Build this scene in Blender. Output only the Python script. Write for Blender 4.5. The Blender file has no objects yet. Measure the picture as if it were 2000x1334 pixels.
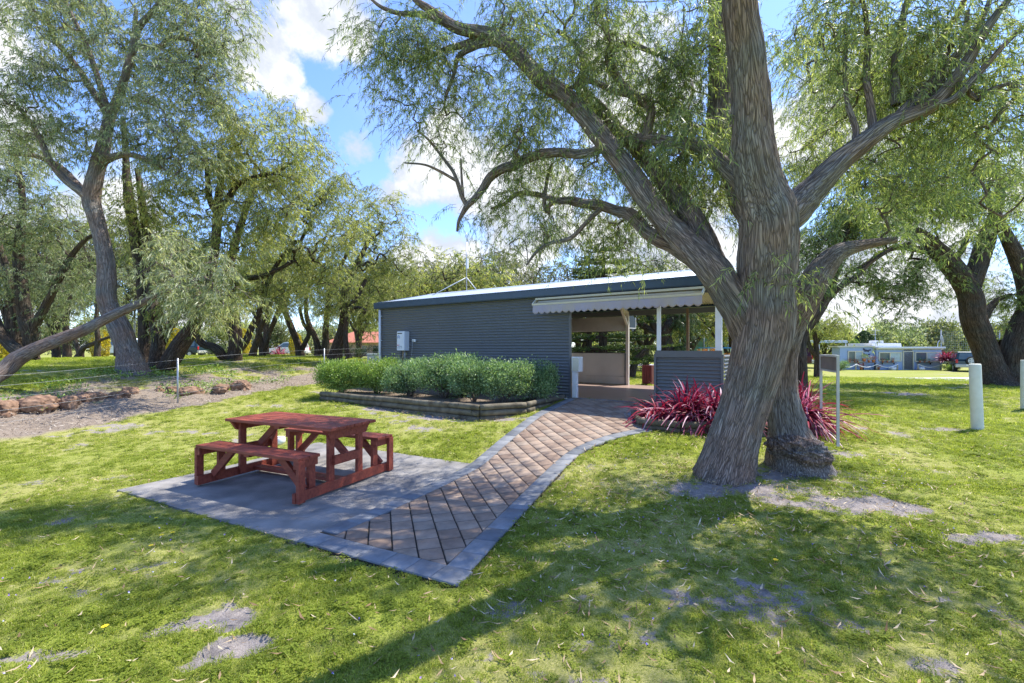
import bpy, bmesh, math, random
import numpy as np
from mathutils import Vector, Matrix
R = math.radians
rng = np.random.default_rng(7)
random.seed(7)
sc = bpy.context.scene
COL = sc.collection

# ------------------------------------------------------------------ camera, sky, sun, exposure
F, CX, HY, E = 889.0, 1000.0, 681.0, 1.72      # focal length in photo pixels, centre column, horizon row, eye height
cam_d = bpy.data.cameras.new('camera'); cam = bpy.data.objects.new('camera', cam_d); COL.objects.link(cam)
cam.location = (0, 0, E); cam.rotation_euler = (R(90), 0, 0)
cam_d.sensor_width = 36; cam_d.lens = F / 2000 * 36; cam_d.shift_y = (HY - 667) / 2000
cam_d.clip_start = 0.05; cam_d.clip_end = 3000
sc.camera = cam

SUN = Vector((0.461, 0.26, 0.848)).normalized()
sun_el = math.asin(SUN.z)
sd = bpy.data.lights.new('sun', 'SUN'); sd.energy = 4.0; sd.angle = R(0.55); sd.color = (1.0, 0.94, 0.84)
so = bpy.data.objects.new('sun', sd); COL.objects.link(so)
so.rotation_euler = SUN.to_track_quat('Z', 'Y').to_euler()

w = bpy.data.worlds.new('World'); sc.world = w; w.use_nodes = True
N, L = w.node_tree.nodes, w.node_tree.links
N.clear()
def wn(t, **k):
    n = N.new(t)
    for a, v in k.items(): setattr(n, a, v)
    return n
def wmath(op, a, b=None, clamp=False):
    n = wn('ShaderNodeMath', operation=op, use_clamp=clamp)
    for i, v in enumerate((a, b)):
        if v is None: continue
        if isinstance(v, (int, float)): n.inputs[i].default_value = v
        else: L.new(v, n.inputs[i])
    return n.outputs[0]
tc = wn('ShaderNodeTexCoord')
sky = wn('ShaderNodeTexSky', sky_type='NISHITA'); sky.sun_disc = False
sky.sun_elevation = sun_el; sky.sun_rotation = math.atan2(SUN.x, SUN.y)
sky.altitude = 0; sky.air_density = 1.0; sky.dust_density = 0.3; sky.ozone_density = 2.0
nz = wn('ShaderNodeTexNoise'); nz.inputs['Scale'].default_value = 6.5; nz.inputs['Detail'].default_value = 9
nz.inputs['Roughness'].default_value = 0.6
L.new(tc.outputs['Generated'], nz.inputs['Vector'])
nz2 = wn('ShaderNodeTexNoise'); nz2.inputs['Scale'].default_value = 1.5; nz2.inputs['Detail'].default_value = 6
L.new(tc.outputs['Generated'], nz2.inputs['Vector'])
def skydir(px, py):
    return Vector(((px - CX) / F, 1, (HY - py) / F)).normalized()
# cumulus banks: direction of each bank's middle and its angular size; broken up by noise
banks = [(610, 30, .09), (690, 60, .055), (500, 80, .09), (545, 150, .05), (612, 215, .045), (650, -20, .1), (440, 20, .09), (700, 290, .05), (820, 340, .10),
         (900, 340, .14), (1010, 420, .16), (760, 380, .05), (870, 500, .12), (1300, 480, .25), (1500, 560, .22), (1700, 560, .2),
         (1250, 180, .16), (210, 430, .11), (60, 260, .07), (1650, 250, .14), (1550, 620, .3), (1850, 640, .2), (400, 640, .12),
         (-900, 200, .5), (2900, 300, .4)]
acc = None
for px, py, s in banks:
    d = skydir(px, py)
    vd = wn('ShaderNodeVectorMath', operation='DISTANCE'); L.new(tc.outputs['Generated'], vd.inputs[0]); vd.inputs[1].default_value = d
    t = wmath('DIVIDE', vd.outputs['Value'], s)
    t = wmath('MULTIPLY', t, t)
    t = wmath('SUBTRACT', 1.0, t)
    acc = t if acc is None else wmath('MAXIMUM', acc, t)
acc = wmath('MAXIMUM', acc, -1.2)
m1 = wmath('MULTIPLY', wmath('SUBTRACT', nz.outputs['Fac'], 0.5), 3.0)
cov = wmath('ADD', acc, m1)
ss = wn('ShaderNodeMapRange', interpolation_type='SMOOTHSTEP'); L.new(cov, ss.inputs['Value'])
ss.inputs['From Min'].default_value = 0.25; ss.inputs['From Max'].default_value = .75
thin = wn('ShaderNodeMapRange', interpolation_type='SMOOTHSTEP'); L.new(nz2.outputs['Fac'], thin.inputs['Value'])
thin.inputs['From Min'].default_value = 0.5; thin.inputs['From Max'].default_value = 0.85; thin.inputs['To Max'].default_value = 0.2
dens = wmath('MAXIMUM', ss.outputs[0], thin.outputs[0])
tint = wn('ShaderNodeMixRGB', blend_type='MULTIPLY'); tint.inputs[0].default_value = 1; L.new(sky.outputs[0], tint.inputs[1]); tint.inputs[2].default_value = (0.74, 0.86, 1.16, 1)
mix = wn('ShaderNodeMixRGB'); L.new(dens, mix.inputs[0]); L.new(tint.outputs[0], mix.inputs[1]); cshade = wn('ShaderNodeMixRGB'); cshade.inputs[1].default_value = (2.3, 2.5, 2.85, 1); cshade.inputs[2].default_value = (3.7, 3.75, 3.85, 1)
csr = wn('ShaderNodeMapRange', interpolation_type='SMOOTHSTEP'); L.new(nz.outputs['Fac'], csr.inputs['Value']); csr.inputs['From Min'].default_value = .42; csr.inputs['From Max'].default_value = .6
L.new(csr.outputs[0], cshade.inputs[0]); L.new(cshade.outputs[0], mix.inputs[2])
bg = wn('ShaderNodeBackground'); L.new(mix.outputs[0], bg.inputs[0]); bg.inputs[1].default_value = 0.15
wo = wn('ShaderNodeOutputWorld'); L.new(bg.outputs[0], wo.inputs[0])
sc.view_settings.view_transform = 'Standard'; sc.view_settings.look = 'None'; sc.view_settings.gamma = 1
sc.view_settings.exposure = 1.17
sc.cycles.max_bounces = 8; sc.cycles.diffuse_bounces = 4; sc.cycles.transmission_bounces = 4; sc.cycles.transparent_max_bounces = 8
sc.cycles.caustics_reflective = False; sc.cycles.caustics_refractive = False
sc.cycles.use_denoising = True; sc.cycles.denoiser = 'OPENIMAGEDENOISE'; sc.cycles.denoising_prefilter = 'NONE'; sc.cycles.denoising_input_passes = 'RGB_ALBEDO_NORMAL'
sc.render.filter_size = 1.25

# ------------------------------------------------------------------ numpy noise
_perm = np.random.default_rng(3).permutation(256); _perm = np.concatenate([_perm, _perm, _perm])
_val = np.random.default_rng(4).uniform(-1, 1, 256)
def vnoise(p):
    p = np.asarray(p, float); i = np.floor(p).astype(int); f = p - i; u = f * f * (3 - 2 * f); i &= 255
    def h(a, b, c): return _val[_perm[_perm[_perm[(i[..., 0] + a) & 255] + ((i[..., 1] + b) & 255)] + ((i[..., 2] + c) & 255)]]
    x0 = h(0,0,0)*(1-u[...,0]) + h(1,0,0)*u[...,0]; x1 = h(0,1,0)*(1-u[...,0]) + h(1,1,0)*u[...,0]
    y0 = h(0,0,1)*(1-u[...,0]) + h(1,0,1)*u[...,0]; y1 = h(0,1,1)*(1-u[...,0]) + h(1,1,1)*u[...,0]
    a = x0*(1-u[...,1]) + x1*u[...,1]; b = y0*(1-u[...,1]) + y1*u[...,1]
    return a*(1-u[...,2]) + b*u[...,2]
def fbm(p, o=4):
    p = np.asarray(p, float); s = 0; a = 1.0
    for k in range(o):
        s = s + a * vnoise(p); p = p * 2.03 + 17.1; a *= 0.5
    return s

# ------------------------------------------------------------------ terrain height
ctl = np.array([(0,0,0),(-3,3,0),(3,3,.06),(-6,3,0),(7,3,.12),(0,-6,0),(-8,-6,0),(8,-6,.05),(-4.8,5.5,0),(-1.9,4.0,0),(-3.4,8.1,.04),(-.6,6.6,.03),
 (.3,5.5,.05),(.9,7.5,.2),(1.2,9,.36),(1.6,10.6,.49),(2.6,10.0,.49),(4.3,9.3,.47),(2.4,5.4,.2),(3.3,5.6,.21),(3.4,7.4,.3),(5,7.2,.24),(8.3,8.1,.29),(11.8,10.5,.3),
 (-1.,8.8,.26),(-5,11.3,.36),(-3,10,.3),(-4.4,15.1,.5),(0,12.5,.49),(-1.5,16,.49),(1,19,.5),(4.2,15.2,.49),(7,13,.45),(5.5,11,.46),
 (-8.15,11.1,.38),(-6.6,16,.62),(-9.1,8.1,.2),(-10.5,3.7,.05),(-5.0,21,.75),
 (-11.4,12.4,1.08),(-9.8,17.2,1.15),(-8.2,22,1.15),(-12.2,7.5,.75),(-14,5,.7),(-14,14,1.15),(-25,25,1.1),(-30,42,.9),(-60,60,.8),(-12,42,.85),(-3,27,.8),(-60,10,1.0),(-20,-20,.4),
 (3,34,.45),(12,20,.35),(17,18.3,.3),(20,28,0),(30,40,-.3),(33,46,-.3),(60,60,-.3),(60,10,.1),(25,-20,.1),(0,60,.4),(0,90,.2),(-60,90,.5),(60,90,-.2),(90,0,.1),(-90,0,.8),(0,-60,0),(-90,90,.6),(90,90,-.2),(-60,-60,.3),(60,-60,0)], float)
def _tps(r2): return np.where(r2 > 0, r2 * np.log(r2 + 1e-12) * .5, 0)
_n = len(ctl); _A = np.zeros((_n + 3, _n + 3)); _d2 = ((ctl[:, None, :2] - ctl[None, :, :2]) ** 2).sum(-1)
_A[:_n, :_n] = _tps(_d2) + np.eye(_n) * .6; _A[:_n, _n] = 1; _A[:_n, _n+1:] = ctl[:, :2]; _A[_n:, :_n] = _A[:_n, _n:].T
_w = np.linalg.solve(_A, np.concatenate([ctl[:, 2], np.zeros(3)]))
def hgt(x, y):
    x = np.asarray(x, float); y = np.asarray(y, float); sh = x.shape
    x = x.ravel(); y = y.ravel(); out = np.empty(len(x))
    for a in range(0, len(x), 20000):
        xx, yy = x[a:a+20000], y[a:a+20000]
        xc, yc = np.clip(xx, -90, 90), np.clip(yy, -60, 90)
        r2 = (xc[:, None] - ctl[:, 0]) ** 2 + (yc[:, None] - ctl[:, 1]) ** 2
        z = _tps(r2) @ _w[:_n] + _w[_n] + xc * _w[_n+1] + yc * _w[_n+2]
        out[a:a+20000] = z
    return out.reshape(sh)
def H(x, y): return float(hgt(np.array([x]), np.array([y]))[0])
def W(px, py, Y): return Vector(((px - CX) / F * Y, Y, E - (py - HY) * Y / F))       # photo pixel at a chosen distance
def G(px, py, dz=0.0):                                                             # photo pixel on the ground
    z = .1
    for _ in range(40):
        Y = F * (E - z) / max(py - HY, 2.0); Y = min(Y, 150); X = (px - CX) / F * Y
        z = z * .5 + (H(X, Y) + dz) * .5
    return Vector((X, Y, z))

# ------------------------------------------------------------------ materials
def mat(name, col, rough=.7, metal=0, spec=.4, var=.12, scale=6, bump=0, bscale=40, col2=None, stretch=None, trans=0, coord='Object'):
    m = bpy.data.materials.new(name); m.use_nodes = True; n, l = m.node_tree.nodes, m.node_tree.links
    p = n['Principled BSDF']; p.inputs['Roughness'].default_value = rough; p.inputs['Metallic'].default_value = metal
    p.inputs['Specular IOR Level'].default_value = spec
    t = n.new('ShaderNodeTexCoord'); mp = n.new('ShaderNodeMapping'); l.new(t.outputs[coord], mp.inputs[0])
    if stretch: mp.inputs['Scale'].default_value = stretch
    z = n.new('ShaderNodeTexNoise'); z.inputs['Scale'].default_value = scale; z.inputs['Detail'].default_value = 6; l.new(mp.outputs[0], z.inputs[0])
    cr = n.new('ShaderNodeValToRGB'); l.new(z.outputs[0], cr.inputs[0])
    c2 = col2 or tuple(max(0, c * (1 + var)) for c in col); c1 = col if col2 else tuple(c * (1 - var) for c in col)
    cr.color_ramp.elements[0].position = .32; cr.color_ramp.elements[1].position = .68
    cr.color_ramp.elements[0].color = (*c1, 1); cr.color_ramp.elements[1].color = (*c2, 1)
    l.new(cr.outputs[0], p.inputs['Base Color'])
    if bump:
        b = n.new('ShaderNodeBump'); b.inputs['Strength'].default_value = bump; b.inputs['Distance'].default_value = .01
        z2 = n.new('ShaderNodeTexNoise'); z2.inputs['Scale'].default_value = bscale; z2.inputs['Detail'].default_value = 6; l.new(mp.outputs[0], z2.inputs[0])
        l.new(z2.outputs[0], b.inputs['Height']); l.new(b.outputs[0], p.inputs['Normal'])
    return m
def leafmat(name, cols, trans=.35, rough=.45, shine=.35, tcol=(1.5, 1.55, .75)):
    """leaf: colour from the 'tone' attribute, light passing through"""
    m = bpy.data.materials.new(name); m.use_nodes = True; n, l = m.node_tree.nodes, m.node_tree.links
    n.clear(); o = n.new('ShaderNodeOutputMaterial')
    a = n.new('ShaderNodeAttribute'); a.attribute_name = 'tone'
    cr = n.new('ShaderNodeValToRGB'); l.new(a.outputs['Fac'], cr.inputs[0]); els = cr.color_ramp.elements
    for i, c in enumerate(cols):
        pos = i / (len(cols) - 1)
        e = els[0] if i == 0 else (els[-1] if i == len(cols) - 1 else els.new(pos)); e.position = pos; e.color = (*c, 1)
    d = n.new('ShaderNodeBsdfPrincipled'); d.inputs['Roughness'].default_value = rough; d.inputs['Specular IOR Level'].default_value = shine
    l.new(cr.outputs[0], d.inputs['Base Color'])
    tr = n.new('ShaderNodeBsdfTranslucent')
    g = n.new('ShaderNodeMixRGB'); g.blend_type = 'MULTIPLY'; g.inputs[0].default_value = 1; g.inputs[2].default_value = (*tcol, 1); l.new(cr.outputs[0], g.inputs[1])
    l.new(g.outputs[0], tr.inputs[0])
    mx = n.new('ShaderNodeMixShader'); mx.inputs[0].default_value = trans; l.new(d.outputs[0], mx.inputs[1]); l.new(tr.outputs[0], mx.inputs[2])
    l.new(mx.outputs[0], o.inputs[0]); return m
def barkmat(name, c1, c2, c3, k=1.0, bump=.9):
    m = bpy.data.materials.new(name); m.use_nodes = True; n, l = m.node_tree.nodes, m.node_tree.links
    p = n['Principled BSDF']; p.inputs['Roughness'].default_value = .9; p.inputs['Specular IOR Level'].default_value = .15
    a = n.new('ShaderNodeAttribute'); a.attribute_name = 'barkco'
    mp = n.new('ShaderNodeMapping'); l.new(a.outputs['Vector'], mp.inputs[0]); mp.inputs['Scale'].default_value = (k, k, k * .075)
    z0 = n.new('ShaderNodeTexNoise'); z0.inputs['Scale'].default_value = 5; z0.inputs['Detail'].default_value = 3; l.new(mp.outputs[0], z0.inputs[0])
    ad = n.new('ShaderNodeMixRGB'); ad.blend_type = 'ADD'; ad.inputs[0].default_value = .2; l.new(mp.outputs[0], ad.inputs[1]); l.new(z0.outputs['Color'], ad.inputs[2])
    z = n.new('ShaderNodeTexNoise'); z.inputs['Scale'].default_value = 34; z.inputs['Detail'].default_value = 9; z.inputs['Roughness'].default_value = .65; l.new(ad.outputs[0], z.inputs[0])
    v = n.new('ShaderNodeTexVoronoi'); v.feature = 'DISTANCE_TO_EDGE'; v.inputs['Scale'].default_value = 58; l.new(ad.outputs[0], v.inputs[0])
    vr = n.new('ShaderNodeMapRange'); l.new(v.outputs['Distance'], vr.inputs[0]); vr.inputs['From Max'].default_value = .15; vr.inputs['To Min'].default_value = .28
    cr = n.new('ShaderNodeValToRGB'); l.new(z.outputs[0], cr.inputs[0]); e = cr.color_ramp.elements
    e[0].position = .3; e[0].color = (*c1, 1); e[1].position = .68; e[1].color = (*c3, 1); e2 = e.new(.5); e2.color = (*c2, 1)
    big = n.new('ShaderNodeTexNoise'); big.inputs['Scale'].default_value = 2.2; big.inputs['Detail'].default_value = 4; l.new(a.outputs['Vector'], big.inputs[0])
    br = n.new('ShaderNodeValToRGB'); l.new(big.outputs[0], br.inputs[0]); br.color_ramp.elements[0].position = .4; br.color_ramp.elements[1].position = .62
    br.color_ramp.elements[0].color = (1.08, .92, .84, 1); br.color_ramp.elements[1].color = (.92, 1, 1.04, 1)
    mm = n.new('ShaderNodeMixRGB'); mm.blend_type = 'MULTIPLY'; mm.inputs[0].default_value = 1; l.new(cr.outputs[0], mm.inputs[1]); l.new(br.outputs[0], mm.inputs[2])
    dk = n.new('ShaderNodeMixRGB'); dk.blend_type = 'MIX'; l.new(vr.outputs[0], dk.inputs[0]); dk.inputs[1].default_value = tuple(c * .45 for c in c1) + (1,); l.new(mm.outputs[0], dk.inputs[2])
    l.new(dk.outputs[0], p.inputs['Base Color'])
    hm = n.new('ShaderNodeMath'); hm.operation = 'MULTIPLY_ADD'; l.new(vr.outputs[0], hm.inputs[0]); hm.inputs[1].default_value = .6; l.new(z.outputs[0], hm.inputs[2])
    b = n.new('ShaderNodeBump'); b.inputs['Strength'].default_value = bump; b.inputs['Distance'].default_value = .018; l.new(hm.outputs[0], b.inputs['Height']); l.new(b.outputs[0], p.inputs['Normal'])
    return m
M = {}
M['bark'] = barkmat('bark_grey', (.13,.105,.092), (.26,.225,.20), (.39,.355,.325), 1.0, 1.0)
M['bark_dark'] = barkmat('bark_dark', (.03,.023,.018), (.10,.08,.063), (.22,.185,.15), 1.1, .9)
M['twig'] = mat('twig_bark', (.12,.095,.075), .9, var=.3, scale=12)
M['leaf_main'] = leafmat('leaf_willow_green', [(.065,.11,.04),(.155,.215,.08),(.29,.355,.14),(.48,.51,.25)], .45)
M['leaf_grey'] = leafmat('leaf_grey_green', [(.085,.125,.065),(.19,.235,.13),(.34,.38,.245),(.57,.57,.40)], .45)
M['leaf_yellow'] = leafmat('leaf_yellow_green', [(.10,.14,.05),(.22,.265,.09),(.37,.39,.16),(.56,.53,.26)], .5)
M['leaf_bg'] = leafmat('leaf_olive', [(.06,.085,.035),(.13,.16,.065),(.22,.24,.11),(.34,.33,.18)], .3)
M['leaf_dark'] = leafmat('leaf_dark_green', [(.015,.035,.012),(.03,.06,.02),(.06,.10,.035),(.09,.14,.05)], .2)
M['leaf_shrub'] = leafmat('leaf_shrub', [(.06,.11,.045),(.13,.22,.09),(.25,.37,.17),(.46,.58,.34)], .3, .4)
M['leaf_shrub_yellow'] = leafmat('leaf_shrub_lime', [(.07,.12,.025),(.15,.24,.05),(.26,.38,.09),(.42,.52,.17)], .35, .4)
M['leaf_gold'] = leafmat('leaf_gold', [(.22,.18,.01),(.42,.34,.02),(.6,.5,.03),(.7,.6,.06)], .2)
M['flax'] = leafmat('flax_crimson', [(.08,.014,.04),(.20,.018,.055),(.37,.03,.05),(.28,.08,.14),(.70,.50,.56)], .26, .45, .2, (1.5,.5,.8))
M['needle'] = leafmat('needle_green', [(.02,.045,.012),(.05,.09,.02),(.09,.14,.03),(.12,.17,.04)], .15)
M['grass'] = leafmat('grass_blade', [(.085,.12,.018),(.18,.235,.032),(.31,.365,.06),(.47,.49,.14),(.66,.58,.30)], .45, .6, .1)
M['flower_red'] = leafmat('petal_red', [(.4,.01,.03),(.6,.02,.05),(.7,.1,.15),(.6,.02,.1)], .2)
M['flower_or'] = leafmat('petal_orange', [(.25,.3,.05),(.55,.25,.03),(.65,.12,.04),(.75,.45,.05)], .2)
M['petal_y'] = mat('petal_yellow', (.8,.62,.02), .6); M['petal_p'] = mat('petal_purple', (.3,.16,.55), .6)
M['litter'] = leafmat('dry_leaf', [(.16,.10,.05),(.33,.22,.12),(.5,.38,.23),(.62,.52,.36)], .1, .7, .2)
M['stick'] = leafmat('dry_stick', [(.12,.09,.06),(.28,.22,.16),(.42,.36,.28),(.55,.5,.42)], .0, .9, .1)
M['steel_wall'] = mat('steel_blue_grey', (.135,.145,.155), .42, 0, .5, .05, 1.2)
M['steel_trim'] = mat('steel_trim', (.105,.11,.12), .4, 0, .5, .05)
M['navy'] = mat('gutter_navy', (.035,.065,.105), .35, 0, .5, .08)
M['zinc'] = mat('roof_zinc', (.50,.56,.62), .38, .55, .5, .06, 3)
M['ceil'] = mat('ceiling_beige', (.66,.59,.53), .5, var=.05)
M['white'] = mat('white_paint', (.78,.79,.8), .45, var=.04, scale=5)
M['heater'] = mat('white_enamel', (.74,.78,.84), .3, var=.02)
M['cream'] = mat('cream_paint', (.62,.58,.44), .5, var=.06)
M['valance'] = mat('awning_fabric', (.40,.38,.50), .85, col2=(.46,.42,.40), scale=2.2, bump=.2, bscale=300)
M['beige_sheet'] = mat('beige_cladding', (.60,.58,.53), .55, var=.06, scale=2)
M['shutter'] = mat('shutter_brown', (.46,.41,.375), .5, var=.06)
M['red_wood'] = mat('red_stained_timber', (.18,.036,.023), .55, spec=.35, col2=(.31,.075,.045), scale=5, bump=.4, bscale=14, stretch=(.8,7,5))
M['log'] = mat('weathered_log', (.085,.07,.045), .9, col2=(.19,.165,.115), scale=7, bump=.8, bscale=28)
M['log_end'] = mat('log_end', (.05,.045,.035), .9)
M['rock'] = mat('laterite_rock', (.10,.055,.035), .95, col2=(.34,.215,.14), scale=9, bump=1, bscale=22)
M['galv'] = mat('galvanised', (.42,.44,.46), .4, .5)
M['wire'] = mat('fence_wire', (.22,.23,.24), .5, .3)
M['wood_post'] = mat('pine_post_grey', (.36,.33,.27), .85, var=.2, scale=10, bump=.4)
M['bollard'] = mat('bollard_paint', (.62,.63,.52), .6, col2=(.7,.71,.62), scale=8, bump=.15, bscale=20)
M['sign_back'] = mat('sign_board', (.16,.14,.12), .7, col2=(.22,.195,.165), scale=5)
M['sign_post'] = mat('sign_post_paint', (.47,.48,.44), .6, var=.1)
M['dark'] = mat('dark_opening', (.02,.02,.022), .6)
M['black'] = mat('black_rubber', (.02,.02,.02), .7)
M['blue_wall'] = mat('pale_blue_wall', (.32,.42,.60), .6, var=.04)
M['roof_white'] = mat('roof_white', (.72,.72,.70), .45, var=.04)
M['glass'] = mat('window_glass', (.10,.14,.15), .08, spec=.7, var=.15, scale=2)
M['curtain'] = mat('net_curtain', (.45,.52,.5), .8, var=.15, scale=5)
M['terracotta'] = mat('terracotta', (.5,.2,.1), .8)
M['car_green'] = mat('car_dark_green', (.012,.035,.038), .2, .2, .6, .02)
M['car_silver'] = mat('car_beige_bumper', (.42,.42,.38), .35, .2)
M['car_dark'] = mat('car_maroon', (.06,.012,.02), .25, .2)
M['car_white'] = mat('car_white', (.7,.72,.75), .3)
M['lamp_red'] = mat('tail_lamp_red', (.5,.01,.01), .2)
M['roof_tile'] = mat('roof_tile_red', (.42,.15,.09), .8, var=.15, scale=4)
M['brick_wall'] = mat('far_wall_brick', (.42,.3,.22), .85)
M['maroon'] = mat('maroon_panel', (.12,.02,.025), .5)
M['shade_green'] = mat('shade_cloth_green', (.09,.19,.14), .8)
M['blue_plastic'] = mat('blue_plastic', (.02,.22,.5), .4)
M['brass'] = mat('brass', (.45,.3,.12), .4, .8)
M['ink_blue'] = mat('ink_blue', (.06,.2,.55), .5); M['ink_red'] = mat('ink_red', (.6,.04,.05), .5); M['ink_grey'] = mat('ink_grey', (.22,.26,.26), .5)
M['brown_trim'] = mat('brown_trim', (.2,.13,.08), .6)
M['purple_orn'] = mat('ornament_metal', (.05,.05,.09), .5)
M['floor_tile'] = mat('floor_brown', (.30,.215,.175), .35, col2=(.37,.27,.225), scale=1.5)

# ------------------------------------------------------------------ mesh helpers
def npmesh(name, V, Fc, mats, parent=None, attrs=None, smooth=False, mi=None, link=True):
    """V (n,3), Fc list of arrays of faces (m,k); attrs {name: (type, data per vertex)}"""
    me = bpy.data.meshes.new(name); V = np.asarray(V, np.float32)
    if not isinstance(Fc, list): Fc = [Fc]
    Fc = [np.asarray(f, np.int32) for f in Fc if len(f)]
    loops = np.concatenate([f.ravel() for f in Fc]); sizes = np.concatenate([np.full(len(f), f.shape[1], np.int32) for f in Fc])
    starts = np.concatenate([[0], np.cumsum(sizes)[:-1]]).astype(np.int32)
    me.vertices.add(len(V)); me.vertices.foreach_set('co', V.ravel())
    me.loops.add(len(loops)); me.loops.foreach_set('vertex_index', loops)
    me.polygons.add(len(sizes)); me.polygons.foreach_set('loop_start', starts)
    if smooth: me.polygons.foreach_set('use_smooth', np.ones(len(sizes), bool))
    for m in (mats if isinstance(mats, (list, tuple)) else [mats]): me.materials.append(m)
    if mi is not None: me.polygons.foreach_set('material_index', np.asarray(mi, np.int32))
    for k, (t, d) in (attrs or {}).items():
        at = me.attributes.new(k, t, 'POINT')
        at.data.foreach_set('value' if t == 'FLOAT' else 'vector', np.asarray(d, np.float32).ravel())
    me.update(calc_edges=True)
    o = bpy.data.objects.new(name, me)
    if link: COL.objects.link(o)
    if parent: o.parent = parent
    return o
def tag(o, label=None, cat=None, group=None, kind=None):
    if label: o['label'] = label
    if cat: o['category'] = cat
    if group: o['group'] = group
    if kind: o['kind'] = kind
    return o
def empty(name, loc, rz=0, label=None, cat=None, group=None):
    o = bpy.data.objects.new(name, None); COL.objects.link(o); o.location = loc; o.rotation_euler = (0, 0, rz); o.empty_display_size = .1
    return tag(o, label, cat, group)
def copy_tree(o, parent=None):
    c = o.copy(); COL.objects.link(c); c.parent = parent
    for ch in [x for x in bpy.data.objects if x.parent == o and x.name in COL.objects]: copy_tree(ch, c)
    return c
class MB:
    """collects simple shapes into ONE mesh"""
    def __init__(s): s.bm = bmesh.new(); s.mats = []
    def _mi(s, m):
        if m is None: return 0
        if m not in s.mats: s.mats.append(m)
        return s.mats.index(m)
    def geo(s, verts, faces, m=None, smooth=False):
        vs = [s.bm.verts.new(v) for v in verts]
        for f in faces:
            try:
                fc = s.bm.faces.new([vs[i] for i in f]); fc.smooth = smooth; fc.material_index = s._mi(m)
            except ValueError: pass
        return vs
    def box(s, c, d, m=None, rot=None, bevel=0):
        b = bmesh.new(); bmesh.ops.create_cube(b, size=1)
        for v in b.verts: v.co = Vector((v.co.x * d[0], v.co.y * d[1], v.co.z * d[2]))
        if bevel: bmesh.ops.bevel(b, geom=b.edges[:], offset=bevel, segments=2, affect='EDGES', profile=.7)
        mt = Matrix.Translation(c) @ (rot if rot is not None else Matrix())
        b.verts.index_update()
        s.geo([mt @ v.co for v in b.verts], [[v.index for v in f.verts] for f in b.faces], m); b.free(); return s
    def bar(s, a, b, wd, ht, m=None, bevel=0, up=Vector((0,0,1))):
        a, b = Vector(a), Vector(b); x = (b - a); ln = x.length; x.normalize()
        y = up.cross(x)
        if y.length < 1e-4: y = Vector((0,1,0)).cross(x)
        y.normalize(); z = x.cross(y)
        rot = Matrix((x, y, z)).transposed().to_4x4()
        return s.box((a + b) / 2, (ln, wd, ht), m, rot, bevel)
    def tube(s, pts, r, m=None, n=8, caps=True, smooth=True):
        pts = [Vector(p) for p in pts]; rs = r if isinstance(r, (list, tuple)) else [r] * len(pts)
        V = []; prev = None
        for i, p in enumerate(pts):
            t = (pts[min(i+1, len(pts)-1)] - pts[max(i-1, 0)]).normalized()
            if prev is None: u = t.orthogonal().normalized()
            else:
                u = prev - t * prev.dot(t); u.normalize()
            prev = u; v = t.cross(u)
            for k in range(n):
                a = 2 * math.pi * k / n; V.append(p + (u * math.cos(a) + v * math.sin(a)) * rs[i])
        Fc = [[i*n+k, i*n+(k+1)%n, (i+1)*n+(k+1)%n, (i+1)*n+k] for i in range(len(pts)-1) for k in range(n)]
        if caps: Fc += [list(range(n))[::-1], list(range((len(pts)-1)*n, len(pts)*n))]
        s.geo(V, Fc, m, smooth)
        return s
    def lathe(s, prof, c=(0,0,0), m=None, n=24, smooth=True):
        c = Vector(c); V = [c + Vector((r * math.cos(2*math.pi*k/n), r * math.sin(2*math.pi*k/n), z)) for r, z in prof for k in range(n)]
        Fc = [[i*n+k, i*n+(k+1)%n, (i+1)*n+(k+1)%n, (i+1)*n+k] for i in range(len(prof)-1) for k in range(n)]
        Fc.append(list(range(n))[::-1]); Fc.append(list(range((len(prof)-1)*n, len(prof)*n)))
        s.geo(V, Fc, m, smooth); return s
    def prism(s, poly, y0, y1, m=None, axis='y', bevel=0):
        """polygon (a,b) extruded; axis y: a=x,b=z; axis x: a=y,b=z; axis z: a=x,b=y"""
        def P(a, b, t): return {'y': (a, t, b), 'x': (t, a, b), 'z': (a, b, t)}[axis]
        n = len(poly); V = [P(a, b, y0) for a, b in poly] + [P(a, b, y1) for a, b in poly]
        Fc = [[i, (i+1)%n, n+(i+1)%n, n+i] for i in range(n)] + [list(range(n))[::-1], list(range(n, 2*n))]
        b = bmesh.new(); vs = [b.verts.new(v) for v in V]
        for f in Fc: b.faces.new([vs[i] for i in f])
        bmesh.ops.recalc_face_normals(b, faces=b.faces)
        if bevel: bmesh.ops.bevel(b, geom=b.edges[:], offset=bevel, segments=2, affect='EDGES', profile=.7)
        b.verts.index_update()
        s.geo([v.co.copy() for v in b.verts], [[v.index for v in f.verts] for f in b.faces], m); b.free(); return s
    def build(s, name, m=None, parent=None, normals=True):
        if normals: bmesh.ops.recalc_face_normals(s.bm, faces=s.bm.faces)
        me = bpy.data.meshes.new(name); s.bm.to_mesh(me); s.bm.free()
        for x in (s.mats or [m]): me.materials.append(x)
        o = bpy.data.objects.new(name, me); COL.objects.link(o)
        if parent: o.parent = parent
        return o

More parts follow.
